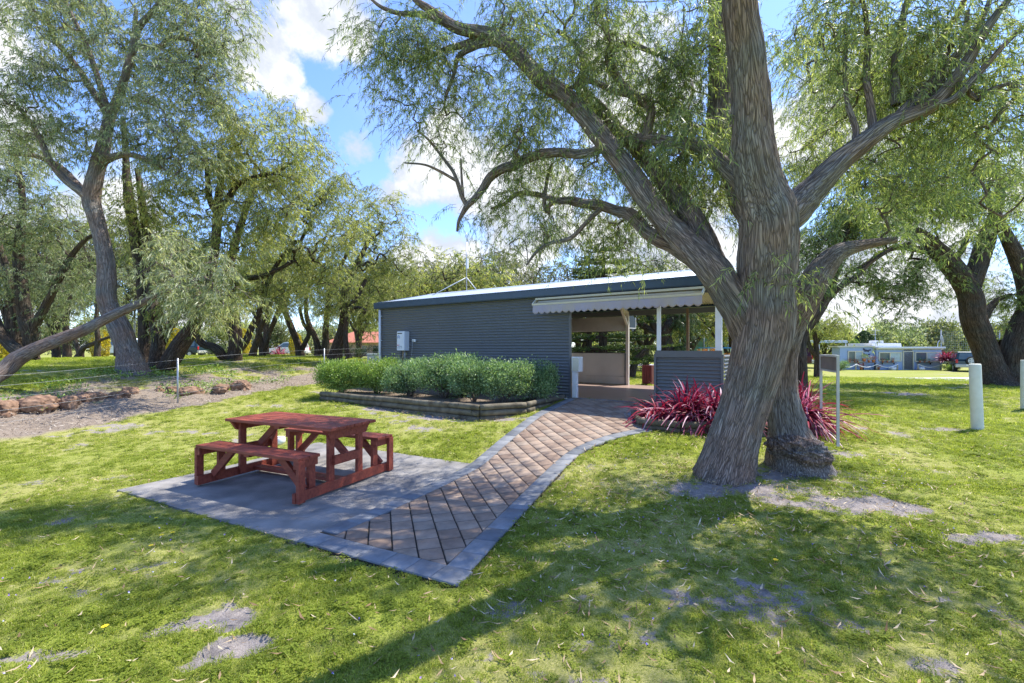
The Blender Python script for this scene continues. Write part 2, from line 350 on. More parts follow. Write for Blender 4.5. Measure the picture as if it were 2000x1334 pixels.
# ------------------------------------------------------------------ ground masks (wear and planting, in metres on the ground)
def ell(x, y, cx, cy, ax, ay, ang=0):
    c, s = math.cos(ang), math.sin(ang); u = (x - cx) * c + (y - cy) * s; v = -(x - cx) * s + (y - cy) * c
    return np.sqrt((u / ax) ** 2 + (v / ay) ** 2)
PATCH = []
for px, py, ax, ay, a, k in [(1640,985,.66,.26,-.1,1),(1500,960,.8,.3,0,.5),(1640,930,.8,.25,0,.45),(1960,1050,.35,.12,0,.7),(1478,1150,.28,.08,-.9,.75),(1570,1200,.4,.08,-.5,.5),
        (445,1200,.22,.14,.3,1),(480,1262,.2,.1,.3,1),(340,1225,.3,.06,.6,.9),(400,1290,.25,.05,.5,.8),(268,1112,.1,.04,0,.8),(60,1285,.3,.06,.2,.6),
        (1400,955,.45,.3,0,.8),(1545,925,.5,.28,0,.75),(1330,950,.45,.25,.5,.6),(880,815,1.6,.3,-.3,.85),(760,800,1.4,.22,-.45,.8),(1780,770,.8,.7,0,.7),(1880,750,1.5,.8,0,.6),
        (1200,1260,.25,.06,0,.4),(990,1190,.3,.12,.5,.5),(700,1095,.5,.1,-.4,.5),(560,1030,.5,.08,-.4,.4),(1845,838,.3,.2,0,.7),(1650,885,.3,.2,0,.6)]:
    g = G(px, py); PATCH.append((g.x, g.y, ax, ay, a, k))
FA, FD = np.array([-8.15, 11.1]), np.array([1.55, 4.9]) / math.hypot(1.55, 4.9)      # fence line
FN = np.array([-FD[1], FD[0]])
def fence_off(x, y): return (x - FA[0]) * FN[0] + (y - FA[1]) * FN[1]
def masks(x, y):
    q = np.stack([x, y, x * 0], -1)
    n1 = fbm(q * 2.6, 4); n2 = fbm(q * .9 + 9, 4); n3 = fbm(q * 9 + 3, 3)
    bare = np.zeros_like(x)
    for cx, cy, ax, ay, a, k in PATCH:
        d = ell(x, y, cx, cy, ax, ay, a) + n1 * .6 + n3 * .22
        bare = np.maximum(bare, k * np.clip((1.25 - d) / .5, 0, 1))
    bare = np.maximum(bare, np.clip((n1 * .7 + n2 * .5 + n3 * .25 - .78) / .3, 0, 1) * .55)
    o = fence_off(x, y)
    mulch = np.clip((o + .55 + n1 * .12) / .12, 0, 1) * np.clip((3.1 + n2 * .9 - o) / .8, 0, 1) * np.clip((24 - y) / 4, 0, 1)
    mulch *= np.clip(1.15 - np.clip(n2 * 1.6 + n1 * .6 - .35, 0, 1) * 1.4 * (o > .9), 0, 1)
    dry = np.clip(.45 + .55 * n2 + .3 * n1, 0, 1)
    return bare, mulch, dry
def on_paving(x, y):          # inside the slab, the path or the beds
    r = np.zeros(x.shape, bool)
    for poly in PAVE:
        c = np.zeros(x.shape, bool); n = len(poly)
        for i in range(n):
            x0, y0 = poly[i]; x1, y1 = poly[(i + 1) % n]
            cond = ((y0 > y) != (y1 > y)); xi = (x1 - x0) * (y - y0) / ((y1 - y0) if y1 != y0 else 1e-9) + x0
            c ^= cond & (x < xi)
        r |= c
    return r

# ------------------------------------------------------------------ plan of slab, path, building, beds
SU, SV = Vector((.889, -.458)), Vector((.458, .889))
SA = Vector((-4.79, 5.52)); SB = SA + SU * 3.25; SC_ = SB + SV * 2.9; SD_ = SA + SV * 2.9
SLAB = [SA, SB, SC_, SD_]
def g2(px, py): v = G(px, py); return Vector((v.x, v.y))
BP = Vector((1.42, 11.15)); BZ = .49
BD1, BD2 = Vector((.8290, -.5592)), Vector((.5592, .8290))
BROT = math.atan2(BD1.y, BD1.x)
def bl(x, y): return BP + BD1 * x + BD2 * y
left_o = [SB.copy(), SB + SV * 1.0, SB + SV * 2.0, SB + SV * 2.75, g2(938,893), g2(972,864), g2(1005,838), g2(1038,814), g2(1072,797), bl(.03, -.1)]
right_o = [g2(893,1149), g2(975,1058), g2(1028,1000), g2(1070,952), g2(1112,908), g2(1148,880), g2(1205,858), g2(1275,843)]
def resample(pts, n, smooth=True):
    """Catmull-Rom through the points, n even steps"""
    P = np.array([tuple(p) for p in pts], float); k = P.shape[1]
    ext = np.vstack([2*P[0]-P[1], P, 2*P[-1]-P[-2]]); out = []
    for i in range(1, len(ext)-2):
        for t in np.linspace(0, 1, 24, endpoint=False):
            p0, p1, p2, p3 = ext[i-1:i+3]
            out.append(.5*((2*p1)+(-p0+p2)*t+(2*p0-5*p1+4*p2-p3)*t*t+(-p0+3*p1-3*p2+p3)*t**3))
    out.append(P[-1]); out = np.array(out); sd_ = min(3, k); d = np.concatenate([[0], np.cumsum(np.linalg.norm(np.diff(out[:, :sd_], axis=0), axis=1))])
    s = np.linspace(0, d[-1], n); return np.stack([np.interp(s, d, out[:, j]) for j in range(k)], 1), d[-1]
LO, _ = resample(left_o, 60); RO, _ = resample(right_o, 50)
bed_edge = [g2(1275,843), g2(1242,822), g2(1237,808), bl(2.05, -.15)]
PATH = [Vector(p) for p in LO] + [bl(2.05, -.1)] + bed_edge[::-1][1:-1] + [Vector(p) for p in RO[::-1]]
BED1 = [Vector((-4.97,11.85)), Vector((-.64,9.05)), Vector((.29,9.48)), bl(-.05,-.02), bl(-6.95,-.02)]
BED2 = [g2(1238,812), g2(1250,836), g2(1330,846), g2(1420,845), Vector((4.1,7.3)), Vector((5.3,7.6)), Vector((5.4,8.6)), bl(3.5,-.02), bl(2.15,-.02)]
BLD = [bl(-7,0), bl(3.5,0), bl(3.5,4.9), bl(-7,4.9)]
PAVE = [SLAB, PATH, BED1, BED2, BLD]

# ------------------------------------------------------------------ ground sheet
def axis(lo, hi, c0, c1, step, grow):
    a = list(np.arange(c0, c1 + 1e-6, step)); s = step
    while a[-1] < hi: s *= grow; a.append(a[-1] + s)
    s = step
    while a[0] > lo: s *= grow; a.insert(0, a[0] - s)
    return np.array(a)
gx = axis(-900, 900, -9, 9, .06, 1.07); gy = axis(-300, 1200, 1.8, 13, .06, 1.05)
X, Y = np.meshgrid(gx, gy); Z = hgt(X, Y); bare, mulch, dry = masks(X, Y)
q = np.stack([X, Y, X * 0], -1); near = np.clip((30 - np.hypot(X, Y)) / 10, 0, 1)
Z = Z + near * (.012 * fbm(q * 1.3, 3) + .006 * fbm(q * 6, 2) - .02 * np.clip(bare, 0, 1)) + near * mulch * .05 * fbm(q * 1.7 + 5, 3)
pv = on_paving(X, Y); Z = Z - pv * .06
nx, ny = len(gx), len(gy); idx = np.arange(nx * ny).reshape(ny, nx)
Q = np.stack([idx[:-1, :-1], idx[:-1, 1:], idx[1:, 1:], idx[1:, :-1]], -1).reshape(-1, 4)
gm = bpy.data.materials.new('lawn_soil'); gm.use_nodes = True; n, l = gm.node_tree.nodes, gm.node_tree.links; p = n['Principled BSDF']
p.inputs['Roughness'].default_value = .95; p.inputs['Specular IOR Level'].default_value = .1
tcg = n.new('ShaderNodeTexCoord')
def noise(s, d=6, r=.6):
    z = n.new('ShaderNodeTexNoise'); z.inputs['Scale'].default_value = s; z.inputs['Detail'].default_value = d; z.inputs['Roughness'].default_value = r; l.new(tcg.outputs['Object'], z.inputs[0]); return z.outputs[0]
def ramp(f, st):
    c = n.new('ShaderNodeValToRGB'); l.new(f, c.inputs[0]); e = c.color_ramp.elements
    for i, (ps, co) in enumerate(st):
        k = e[0] if i == 0 else (e[-1] if i == len(st) - 1 else e.new(ps)); k.position = ps; k.color = (*co, 1)
    return c.outputs[0]
def mixc(f, a, b, bt='MIX'):
    m = n.new('ShaderNodeMixRGB'); m.blend_type = bt
    if isinstance(f, (int, float)): m.inputs[0].default_value = f
    else: l.new(f, m.inputs[0])
    for i, v in ((1, a), (2, b)):
        if isinstance(v, tuple): m.inputs[i].default_value = (*v, 1)
        else: l.new(v, m.inputs[i])
    return m.outputs[0]
def attr(nm): a = n.new('ShaderNodeAttribute'); a.attribute_name = nm; return a.outputs['Fac']
green = ramp(noise(55, 8, .7), [(.3, (.08,.11,.018)), (.45, (.17,.22,.03)), (.58, (.29,.33,.055)), (.72, (.42,.41,.12))])
dryc = ramp(noise(70, 8, .7), [(.3, (.14,.155,.04)), (.5, (.30,.30,.09)), (.7, (.46,.41,.19))])
col = mixc(attr('dry'), green, dryc)
soil = ramp(noise(90, 8, .75), [(.3, (.17,.14,.125)), (.5, (.30,.265,.245)), (.7, (.46,.42,.385))])
soil = mixc(ramp(noise(14, 6, .7), [(.45, (0,0,0)), (.65, (.7,.7,.7))]), soil, (.17,.15,.14))
mul = ramp(noise(120, 8, .8), [(.3, (.08,.058,.04)), (.5, (.23,.185,.145)), (.7, (.46,.40,.34))])
bf = n.new('ShaderNodeMath'); bf.operation = 'ADD'; bf.use_clamp = True; l.new(attr('bare'), bf.inputs[0])
nn = n.new('ShaderNodeMath'); nn.operation = 'MULTIPLY_ADD'; l.new(noise(22, 9, .75), nn.inputs[0]); nn.inputs[1].default_value = 1.5; nn.inputs[2].default_value = -.75; l.new(nn.outputs[0], bf.inputs[1])
bb = n.new('ShaderNodeMapRange'); l.new(bf.outputs[0], bb.inputs[0]); bb.inputs['From Min'].default_value = .36; bb.inputs['From Max'].default_value = .5
col = mixc(bb.outputs[0], col, soil); col = mixc(attr('mulch'), col, mul)
l.new(col, p.inputs['Base Color'])
bp = n.new('ShaderNodeBump'); bp.inputs['Strength'].default_value = .8; bp.inputs['Distance'].default_value = .02; l.new(noise(60, 8, .75), bp.inputs['Height']); l.new(bp.outputs[0], p.inputs['Normal'])
tag(npmesh('ground', np.stack([X, Y, Z], -1).reshape(-1, 3), Q, gm, attrs={'bare': ('FLOAT', bare), 'mulch': ('FLOAT', mulch), 'dry': ('FLOAT', dry)}, smooth=True), kind='structure')

# ------------------------------------------------------------------ concrete slab
def sheet(name, poly, m, dz, sub=.12, thick=.05, zf=None):
    """flat polygon draped over the terrain"""
    bm = bmesh.new(); vs = [bm.verts.new((p[0], p[1], 0)) for p in poly]; bm.faces.new(vs)
    xs = [p[0] for p in poly]; ys = [p[1] for p in poly]
    for ax, lo, hi in ((0, min(xs), max(xs)), (1, min(ys), max(ys))):
        t = lo + sub
        while t < hi:
            no = (1, 0, 0) if ax == 0 else (0, 1, 0); co = (t, 0, 0) if ax == 0 else (0, t, 0)
            bmesh.ops.bisect_plane(bm, geom=bm.verts[:] + bm.edges[:] + bm.faces[:], plane_co=co, plane_no=no); t += sub
    bmesh.ops.recalc_face_normals(bm, faces=bm.faces)
    if bm.faces[:] and sum(f.normal.z for f in bm.faces) < 0: bmesh.ops.reverse_faces(bm, faces=bm.faces)
    ext = bmesh.ops.extrude_face_region(bm, geom=bm.faces[:])
    top = [g for g in ext['geom'] if isinstance(g, bmesh.types.BMVert)]; ts = set(top)
    co = np.array([v.co[:2] for v in bm.verts]); z = hgt(co[:, 0], co[:, 1]) if zf is None else zf(co[:, 0], co[:, 1])
    for v, h_ in zip(bm.verts, z): v.co.z = h_ + dz - (0 if v in ts else thick)
    me = bpy.data.meshes.new(name); bm.to_mesh(me); bm.free(); me.materials.append(m)
    o = bpy.data.objects.new(name, me); COL.objects.link(o); return o
cm = mat('concrete', (.145,.138,.13), .9, col2=(.29,.275,.255), scale=2.8, bump=.5, bscale=70)
tag(sheet('concrete_slab', SLAB, cm, .012), kind='structure')

# ------------------------------------------------------------------ paving: field pavers laid at 45 degrees + border pavers
pm_f = mat('paver_brown', (.26,.18,.135), .85, var=.3, scale=3, bump=.4, bscale=150)
def tonemat(name, cols, rough=.85, bscale=150):
    m = leafmat(name, cols, 0); n_, l_ = m.node_tree.nodes, m.node_tree.links
    pr = [x for x in n_ if x.type == 'BSDF_PRINCIPLED'][0]; pr.inputs['Roughness'].default_value = rough
    t = n_.new('ShaderNodeTexCoord'); z = n_.new('ShaderNodeTexNoise'); z.inputs['Scale'].default_value = bscale; z.inputs['Detail'].default_value = 5; l_.new(t.outputs['Object'], z.inputs[0])
    b = n_.new('ShaderNodeBump'); b.inputs['Strength'].default_value = .35; b.inputs['Distance'].default_value = .004; l_.new(z.outputs[0], b.inputs['Height']); l_.new(b.outputs[0], pr.inputs['Normal'])
    cr = [x for x in n_ if x.type == 'VALTORGB'][0]
    z3 = n_.new('ShaderNodeTexNoise'); z3.inputs['Scale'].default_value = 5; z3.inputs['Detail'].default_value = 8; z3.inputs['Roughness'].default_value = .7; l_.new(t.outputs['Object'], z3.inputs[0])
    r3 = n_.new('ShaderNodeValToRGB'); l_.new(z3.outputs[0], r3.inputs[0]); r3.color_ramp.elements[0].position = .35; r3.color_ramp.elements[1].position = .65
    r3.color_ramp.elements[0].color = (.72,.72,.72,1); r3.color_ramp.elements[1].color = (1.15,1.15,1.15,1)
    mx = n_.new('ShaderNodeMixRGB'); mx.blend_type = 'MULTIPLY'; mx.inputs[0].default_value = 1; l_.new(cr.outputs[0], mx.inputs[1]); l_.new(r3.outputs[0], mx.inputs[2]); l_.new(mx.outputs[0], pr.inputs['Base Color'])
    return m
pav_f = tonemat('paver_field', [(.215,.15,.11),(.265,.19,.14),(.32,.24,.18),(.285,.225,.175)])
pav_b = tonemat('paver_border', [(.12,.13,.145),(.165,.175,.19),(.225,.235,.25),(.19,.20,.21)])
jm = mat('joint_sand', (.05,.045,.035), .95)
PZ = .028
tag(sheet('path_bed', PATH, jm, .010), kind='structure')
def inset(line, d, side):
    P = np.array(line); t = np.gradient(P, axis=0); t /= np.linalg.norm(t, axis=1)[:, None]; nn_ = np.stack([-t[:, 1], t[:, 0]], 1) * side
    return P + nn_ * d
BW = .21
li, ri = inset(LO, BW, -1), inset(RO, BW, 1)
front_o = [Vector(LO[0]), Vector(RO[0])]
fd = (front_o[1] - front_o[0]).normalized(); fn = Vector((-fd.y, fd.x))
if fn.y < 0: fn = -fn
# field polygon for clipping
fieldp = [p for p in li if (Vector(p) - front_o[0]).dot(fn) > BW] + [bl(.1, -.12), bl(2.0, -.12)] + [Vector(p) - Vector((.12, .05)) for p in bed_edge[::-1][1:-1]] + [p for p in ri[::-1] if (Vector(p) - front_o[0]).dot(fn) > BW]
fieldp = [Vector((p[0], p[1])) for p in fieldp]
fieldp = fieldp + []
li0 = front_o[0] + fn * BW + fd * BW; ri0 = front_o[1] + fn * BW - fd * (BW * .9)
fieldp = [li0] + fieldp + [ri0]
def in_poly(pt, poly):
    c = False; n_ = len(poly)
    for i in range(n_):
        a, b = poly[i], poly[(i+1) % n_]
        if (a[1] > pt[1]) != (b[1] > pt[1]) and pt[0] < (b[0]-a[0])*(pt[1]-a[1])/(b[1]-a[1]) + a[0]: c = not c
    return c
class Pavers:
    def __init__(s): s.V = []; s.F3 = []; s.T = []
    def add(s, poly, tone, z=PZ, g=.004):
        n_ = len(poly); c = sum((Vector(p) for p in poly), Vector((0, 0))) / n_
        b0 = len(s.V)
        for lvl, dz, k in ((0, -.03, 0), (1, -.005, 0), (2, 0, .006)):
            for p in poly:
                d = (c - Vector(p)); q_ = Vector(p) + d.normalized() * (g + k); s.V.append((q_.x, q_.y, z + dz)); s.T.append(tone)
        for lv in range(2):
            for i in range(n_): s.F3.append((b0+lv*n_+i, b0+lv*n_+(i+1)%n_, b0+(lv+1)*n_+(i+1)%n_, b0+(lv+1)*n_+i))
        s.top = getattr(s, 'top', []); s.top.append([b0+2*n_+i for i in range(n_)])
    def build(s, name, m):
        V = np.array(s.V); V[:, 2] += hgt(V[:, 0], V[:, 1])
        by = {}
        for t in s.top: by.setdefault(len(t), []).append(t)
        o = npmesh(name, V, [np.array(s.F3)] + [np.array(v) for v in by.values()], m, attrs={'tone': ('FLOAT', s.T)}); return o
def clip_poly(sub, a, b):
    """keep the part of polygon left of a->b"""
    out = []; n_ = len(sub); e = b - a
    def side(p): return e.x * (p.y - a.y) - e.y * (p.x - a.x)
    for i in range(n_):
        p, q_ = sub[i], sub[(i+1) % n_]; sp, sq = side(p), side(q_)
        if sp >= 0: out.append(p)
        if sp * sq < 0: out.append(p + (q_ - p) * (sp / (sp - sq)))
    return out
pf = Pavers()
# long courses run about 38 degrees from the border; every second course is shifted
ca = math.atan2((g2(790,1075) - g2(800,1000)).y, (g2(790,1075) - g2(800,1000)).x)
ca = R(-74)
e1 = Vector((math.cos(ca), math.sin(ca))); e2 = Vector((-e1.y, e1.x)); PLn, PWd = .215, .202
org = front_o[0]
def clip_to_field(poly):
    """the part of the field that one paver covers"""
    res = [p.copy() for p in fieldp]
    ar_ = sum(poly[k].x * poly[(k+1) % 4].y - poly[(k+1) % 4].x * poly[k].y for k in range(4)); q_ = poly if ar_ > 0 else poly[::-1]
    for k in range(4):
        res = clip_poly(res, q_[k], q_[(k+1) % 4])
        if len(res) < 3: return None
    out = []
    for p in res:
        if not out or (p - out[-1]).length > .006: out.append(p)
    if len(out) > 2 and (out[0] - out[-1]).length < .006: out.pop()
    if len(out) < 3: return None
    a_ = sum(out[k].x * out[(k+1) % len(out)].y - out[(k+1) % len(out)].x * out[k].y for k in range(len(out)))
    return out if a_ > 0 else out[::-1]
prg = random.Random(5)
for i in range(-60, 90):
    for j in range(-60, 60):
        o_ = org + e2 * (j * PWd) + e1 * (i * PLn + (j * .062) % PLn)
        c = o_ + e1 * PLn / 2 + e2 * PWd / 2
        if c.x < -3 or c.x > 5 or c.y < 2.8 or c.y > 11.4: continue
        ww = PWd - .007; pl = PLn - .012; poly = [o_, o_ + e1 * pl, o_ + e1 * pl + e2 * ww, o_ + e2 * ww]
        r_ = clip_to_field(poly)
        if r_:
            ar = abs(sum(r_[k].x * r_[(k+1) % len(r_)].y - r_[(k+1) % len(r_)].x * r_[k].y for k in range(len(r_)))) / 2
            if ar > .004: pf.add(r_, prg.random(), PZ, .0048)
tag(pf.build('path_paving', pav_f), kind='structure')
pb = Pavers()
def border(o_line, i_line, step):
    d = np.concatenate([[0], np.cumsum(np.linalg.norm(np.diff(o_line, axis=0), axis=1))]); n_ = max(1, int(d[-1] / step)); s_ = np.linspace(0, d[-1], n_ + 1)
    ox = np.stack([np.interp(s_, d, o_line[:, k]) for k in (0, 1)], 1); ix = np.stack([np.interp(s_, d, i_line[:, k]) for k in (0, 1)], 1)
    for k in range(n_): pb.add([Vector(ox[k]), Vector(ox[k+1]), Vector(ix[k+1]), Vector(ix[k])], prg.random(), PZ, .003)
keep = [i for i in range(len(LO)) if (Vector(LO[i]) - front_o[0]).dot(fn) > BW * 1.0]
border(LO[keep], li[keep], .26)
keep = [i for i in range(len(RO)) if (Vector(RO[i]) - front_o[0]).dot(fn) > BW * .9]
border(RO[keep], ri[keep], .26)
fo = np.array([front_o[0] + (front_o[1] - front_o[0]) * t for t in np.linspace(0, 1, 20)]); fi = fo + np.array(fn) * BW
border(fo, fi, .235)
be = np.array([tuple(p) for p in [bed_edge[0], bed_edge[1], bed_edge[2]]]); bi = be - np.array([.2, .03]); border(be, bi, .22)
th = np.array([tuple(bl(0, -.12)), tuple(bl(2.05, -.12))]); border(th, np.array([tuple(bl(0, -.01)), tuple(bl(2.05, -.01))]), .3)
tag(pb.build('path_border_paving', pav_b), kind='structure')

# ------------------------------------------------------------------ roads seen far off
rm = mat('road_asphalt', (.32,.32,.33), .9, var=.1, scale=.5, bump=.3)
gr = mat('pale_gravel', (.48,.47,.48), .95, var=.12, scale=3, bump=.4)
def road(name, pts, width, m, dz=.03):
    P, ln = resample(pts, 60); t = np.gradient(P, axis=0); t /= np.linalg.norm(t, axis=1)[:, None]; nn_ = np.stack([-t[:, 1], t[:, 0]], 1)
    rows = [P + nn_ * (width * k) for k in np.linspace(-.5, .5, 9)]; V = np.stack(rows, 1); z = hgt(V[..., 0], V[..., 1]) + dz
    V = np.concatenate([V, z[..., None]], -1); i = np.arange(60 * 9).reshape(60, 9)
    Q_ = np.stack([i[:-1, :-1], i[:-1, 1:], i[1:, 1:], i[1:, :-1]], -1).reshape(-1, 4)
    return tag(npmesh(name, V.reshape(-1, 3), Q_[:, ::-1], m, smooth=True), kind='structure')
road('road', [(-70, 26), (-40, 29), (-25, 31), (-12, 34), (0, 38), (15, 50)], 7, rm)
road('driveway', [(22, 24), (26, 25.5), (34, 28), (50, 30)], 5.0, gr)

# ================================================================== THE SHELTER BUILDING (local x along the front, y to the back)
bld = empty('shelter_building', (BP.x, BP.y, BZ), BROT, 'long blue grey corrugated steel shelter with pale roof and open kitchen bay behind the path', 'building')
def corr(name, x0, x1, y0, z0, z1, parent, m, axis='x', amp=.0145, pitch=.076, thick=.0, per=8):
    """corrugated sheet with level ribs on a wall; axis x: runs along x at y0; axis y: runs along y at x=y0"""
    nz_ = int((z1 - z0) / pitch * per); zs = np.linspace(z0, z1, nz_ + 1); off = amp * np.cos(zs / pitch * 2 * math.pi)
    V = []
    for xx in (x0, x1):
        for z_, o_ in zip(zs, off): V.append((xx, y0 + o_, z_) if axis == 'x' else (y0 + o_, xx, z_))
    k = nz_ + 1; Fc = [(i, k + i, k + i + 1, i + 1) for i in range(nz_)]
    return npmesh(name, V, np.array(Fc), m, parent, smooth=True)
WT = 2.53
MB().box((-1.75, 2.45, -.06), (10.5, 4.98, .14), M['floor_tile']).build('floor', None, bld)
corr('front_wall', -6.98, 0, -.0, .02, WT, bld, M['steel_wall'])
corr('end_wall', 0.0, 4.9, -7.0, .02, WT, bld, M['steel_wall'], 'y')
b = MB(); b.prism([(0, WT), (4.9, WT), (2.45, WT + .53)], -7.01, -6.97, M['steel_trim'], 'x'); b.build('gable_panel', None, bld)
corr('inner_wall', 0.05, 4.9, -2.62, .02, WT, bld, M['beige_sheet'], 'y')
corr('rear_wall', -6.98, -2.62, 4.9, .02, WT, bld, M['steel_wall'])
MB().box((-3.5, .03, WT / 2), (6.9, .02, WT - .04), M['beige_sheet']).build('wall_lining', None, bld)
MB().box((.006, .0, WT/2 + .01), (.05, .07, WT), M['steel_trim'], bevel=.004).build('wall_end_trim', None, bld)
# white downpipe at the left corner
dpb = MB().tube([(-6.9, -.07, .02), (-6.9, -.07, 2.5)], .042, M['white'], 12)
for z in (.5, 1.5, 2.3): dpb.box((-6.9, -.045, z), (.11, .05, .03), M['white'])
dpb.build('downpipe', None, bld)
# half wall in front
corr('half_wall', 2.1, 3.42, -.0, .02, 1.04, bld, M['steel_wall'])
MB().box((2.76, .035, .55), (1.3, .03, 1.1), M['steel_trim']).build('half_wall_lining', None, bld)
MB().box((2.76, -.004, 1.115), (1.34, .075, .14), M['steel_trim'], bevel=.004).box((2.085, -.003, .56), (.05, .07, 1.1), M['steel_trim']).box((3.435, -.003, .56), (.05, .07, 1.1), M['steel_trim']).build('half_wall_cap', None, bld)
for x, wd in ((2.15, .075), (3.36, .125)):
    MB().box((x, .03, (1.19 + 2.5) / 2), (wd, .075, 2.5 - 1.19), M['white'], bevel=.004).build('post', None, bld)
MB().tube([(2.155, -.03, 2.2), (2.155, -.03, 2.47)], .03, M['white'], 10).build('post_lamp', None, bld)
# right hand end: half wall going back, rear post
corr('half_wall', .05, 3.6, 3.46, .02, 1.1, bld, M['steel_wall'], 'y')
for x in (1.65, 3.4): MB().box((x, 4.86, 1.25), (.075, .075, 2.5), M['brown_trim'] if x < 2 else M['white'], bevel=.003).build('rear_post', None, bld)
# servery wall at the back: cladding, tiled skirting, bench top
MB().box((-1.47, 4.88, .68), (2.28, .06, .80), M['beige_sheet']).build('servery_wall', None, bld)
sk = MB()
for k in range(8): sk.box((-2.46 + k * .285, 4.86, .155), (.279, .10, .255), M['beige_sheet'], bevel=.003)
sk.box((-1.47, 4.875, .15), (2.28, .06, .27), M['steel_trim']); sk.build('tiled_skirting', None, bld)
MB().box((-1.47, 4.87, 1.09), (2.30, .09, .03), M['black'], bevel=.004).build('servery_top', None, bld)
MB().box((-.345, 4.86, .55), (.05, .14, 1.1), M['navy']).build('servery_end', None, bld)
sh = MB()
for k in range(11): sh.tube([(-2.55, 4.80, 1.88 + k * .042), (-.36, 4.80, 1.88 + k * .042)], .0225, M['shutter'], 8)
sh.box((-1.45, 4.80, 1.85), (2.2, .03, .05), M['shutter']); sh.build('roller_shutter', None, bld)
MB().box((-1.45, 4.82, 2.41), (2.3, .16, .12), M['steel_trim']).build('shutter_box', None, bld)
fl = MB(); fl.bar((-.3, 4.95, 2.35), (-.22, 5.35, 1.95), .05, .4, M['navy']); fl.bar((-.2, 5.38, 2.3), (-.2, 5.38, 1.93), .03, .03, M['white']); fl.bar((-.28, 4.95, 1.93), (-.2, 5.38, 1.93), .03, .03, M['white']); fl.build('shutter_flap', None, bld)
# portal frame at the end of the servery
fr = MB(); fr.box((-.27, 4.80, 1.2), (.09, .11, 2.4), M['ceil'], bevel=.004)
fr.bar((-.27, 4.80, 2.40), (-.27, 2.45, 2.99), .09, .12, M['ceil']); fr.bar((-.27, .1, 2.42), (-.27, 2.45, 2.99), .09, .12, M['ceil']); fr.bar((-.27, 4.8, 2.0), (-.27, 4.25, 2.5), .07, .08, M['ceil']); fr.build('portal_frame', None, bld)
MB().box((.55, 4.87, 2.42), (6.2, .07, .17), M['steel_trim']).build('rear_beam', None, bld)
MB().box((1.72, .02, 2.46), (3.5, .07, .14), M['steel_trim']).build('front_beam', None, bld)
# roof: ribs run up the slope
def corr_roof(name, x0, x1, ya, za, yb, zb, m, amp=.009, pitch=.076, per=6):
    k = int((x1 - x0) / pitch * per); xs = np.linspace(x0, x1, k + 1); off = amp * np.cos(xs / pitch * 2 * math.pi)
    V = [(x_, ya, za + o_) for x_, o_ in zip(xs, off)] + [(x_, yb, zb + o_) for x_, o_ in zip(xs, off)]
    return npmesh(name, V, np.array([(i, i+1, k+1+i+1, k+1+i) for i in range(k)]), m, bld, smooth=True)
corr_roof('roof', -7.05, 3.72, -.16, 2.71, 2.46, 3.275, M['zinc']); corr_roof('roof', -7.05, 3.72, 5.08, 2.71, 2.46, 3.275, M['zinc'])
corr_roof('ceiling', -2.6, 3.66, -.02, 2.60, 2.45, 3.13, M['ceil']); corr_roof('ceiling', -2.6, 3.66, 4.95, 2.60, 2.45, 3.13, M['ceil'])
MB().prism([(2.22, 3.235), (2.46, 3.30), (2.70, 3.235), (2.46, 3.285)], -7.06, 3.73, M['zinc'], 'x').build('ridge_cap', None, bld)
def gutter(y, s):
    g = MB(); prof = [(y, 2.53), (y - s*.12, 2.53), (y - s*.13, 2.56), (y - s*.13, 2.74), (y - s*.115, 2.74), (y - s*.115, 2.55), (y, 2.55)]
    g.prism(prof if s > 0 else prof[::-1], -7.12, 3.78, M['navy'], 'x'); return g.build('gutter', None, bld)
gutter(-.02, 1); gutter(4.94, -1)
for x in (-7.09, 3.74):
    v = MB(); v.bar((x, -.12, 2.68), (x, 2.46, 3.235), .03, .12, M['navy']); v.bar((x, 5.02, 2.68), (x, 2.46, 3.235), .03, .12, M['navy']); v.build('barge_board', None, bld)
# retractable awning under the eave
aw = MB(); aw.box((1.13, -.16, 2.475), (4.0, .10, .05), M['cream'], bevel=.008); aw.build('awning_cassette', None, bld)
aw = MB(); aw.box((1.13, -.10, 2.40), (3.96, .05, .10), M['sign_back']); aw.tube([(-.84, -.14, 2.40), (3.1, -.14, 2.40)], .032, M['beige_sheet'], 10)
for x in (-.86, 3.12): aw.bar((x, -.14, 2.47), (x, -.34, 2.33), .03, .06, M['cream'])
aw.build('awning_roller', None, bld)
MB().box((1.13, -.35, 2.325), (4.0, .045, .05), M['cream'], bevel=.01).build('awning_front_bar', None, bld)
nx_ = 400; xs = np.linspace(-.84, 3.12, nx_); zb_ = 2.135 - .05 * np.abs(np.sin((xs + .84) / .165 * math.pi)) ; V = []
for r_ in range(6):
    t = r_ / 5; V += [(x_, -.362 + .012 * math.sin(x_ * 9) * t + .006 * math.sin(x_ * 31) * t, 2.31 * (1 - t) + z_ * t) for x_, z_ in zip(xs, zb_)]
va = npmesh('awning_valance', V, np.array([(r_*nx_+i, r_*nx_+i+1, (r_+1)*nx_+i+1, (r_+1)*nx_+i) for r_ in range(5) for i in range(nx_-1)]), M['valance'], bld, smooth=True)
sm_ = va.modifiers.new('s', 'SOLIDIFY'); sm_.thickness = .004

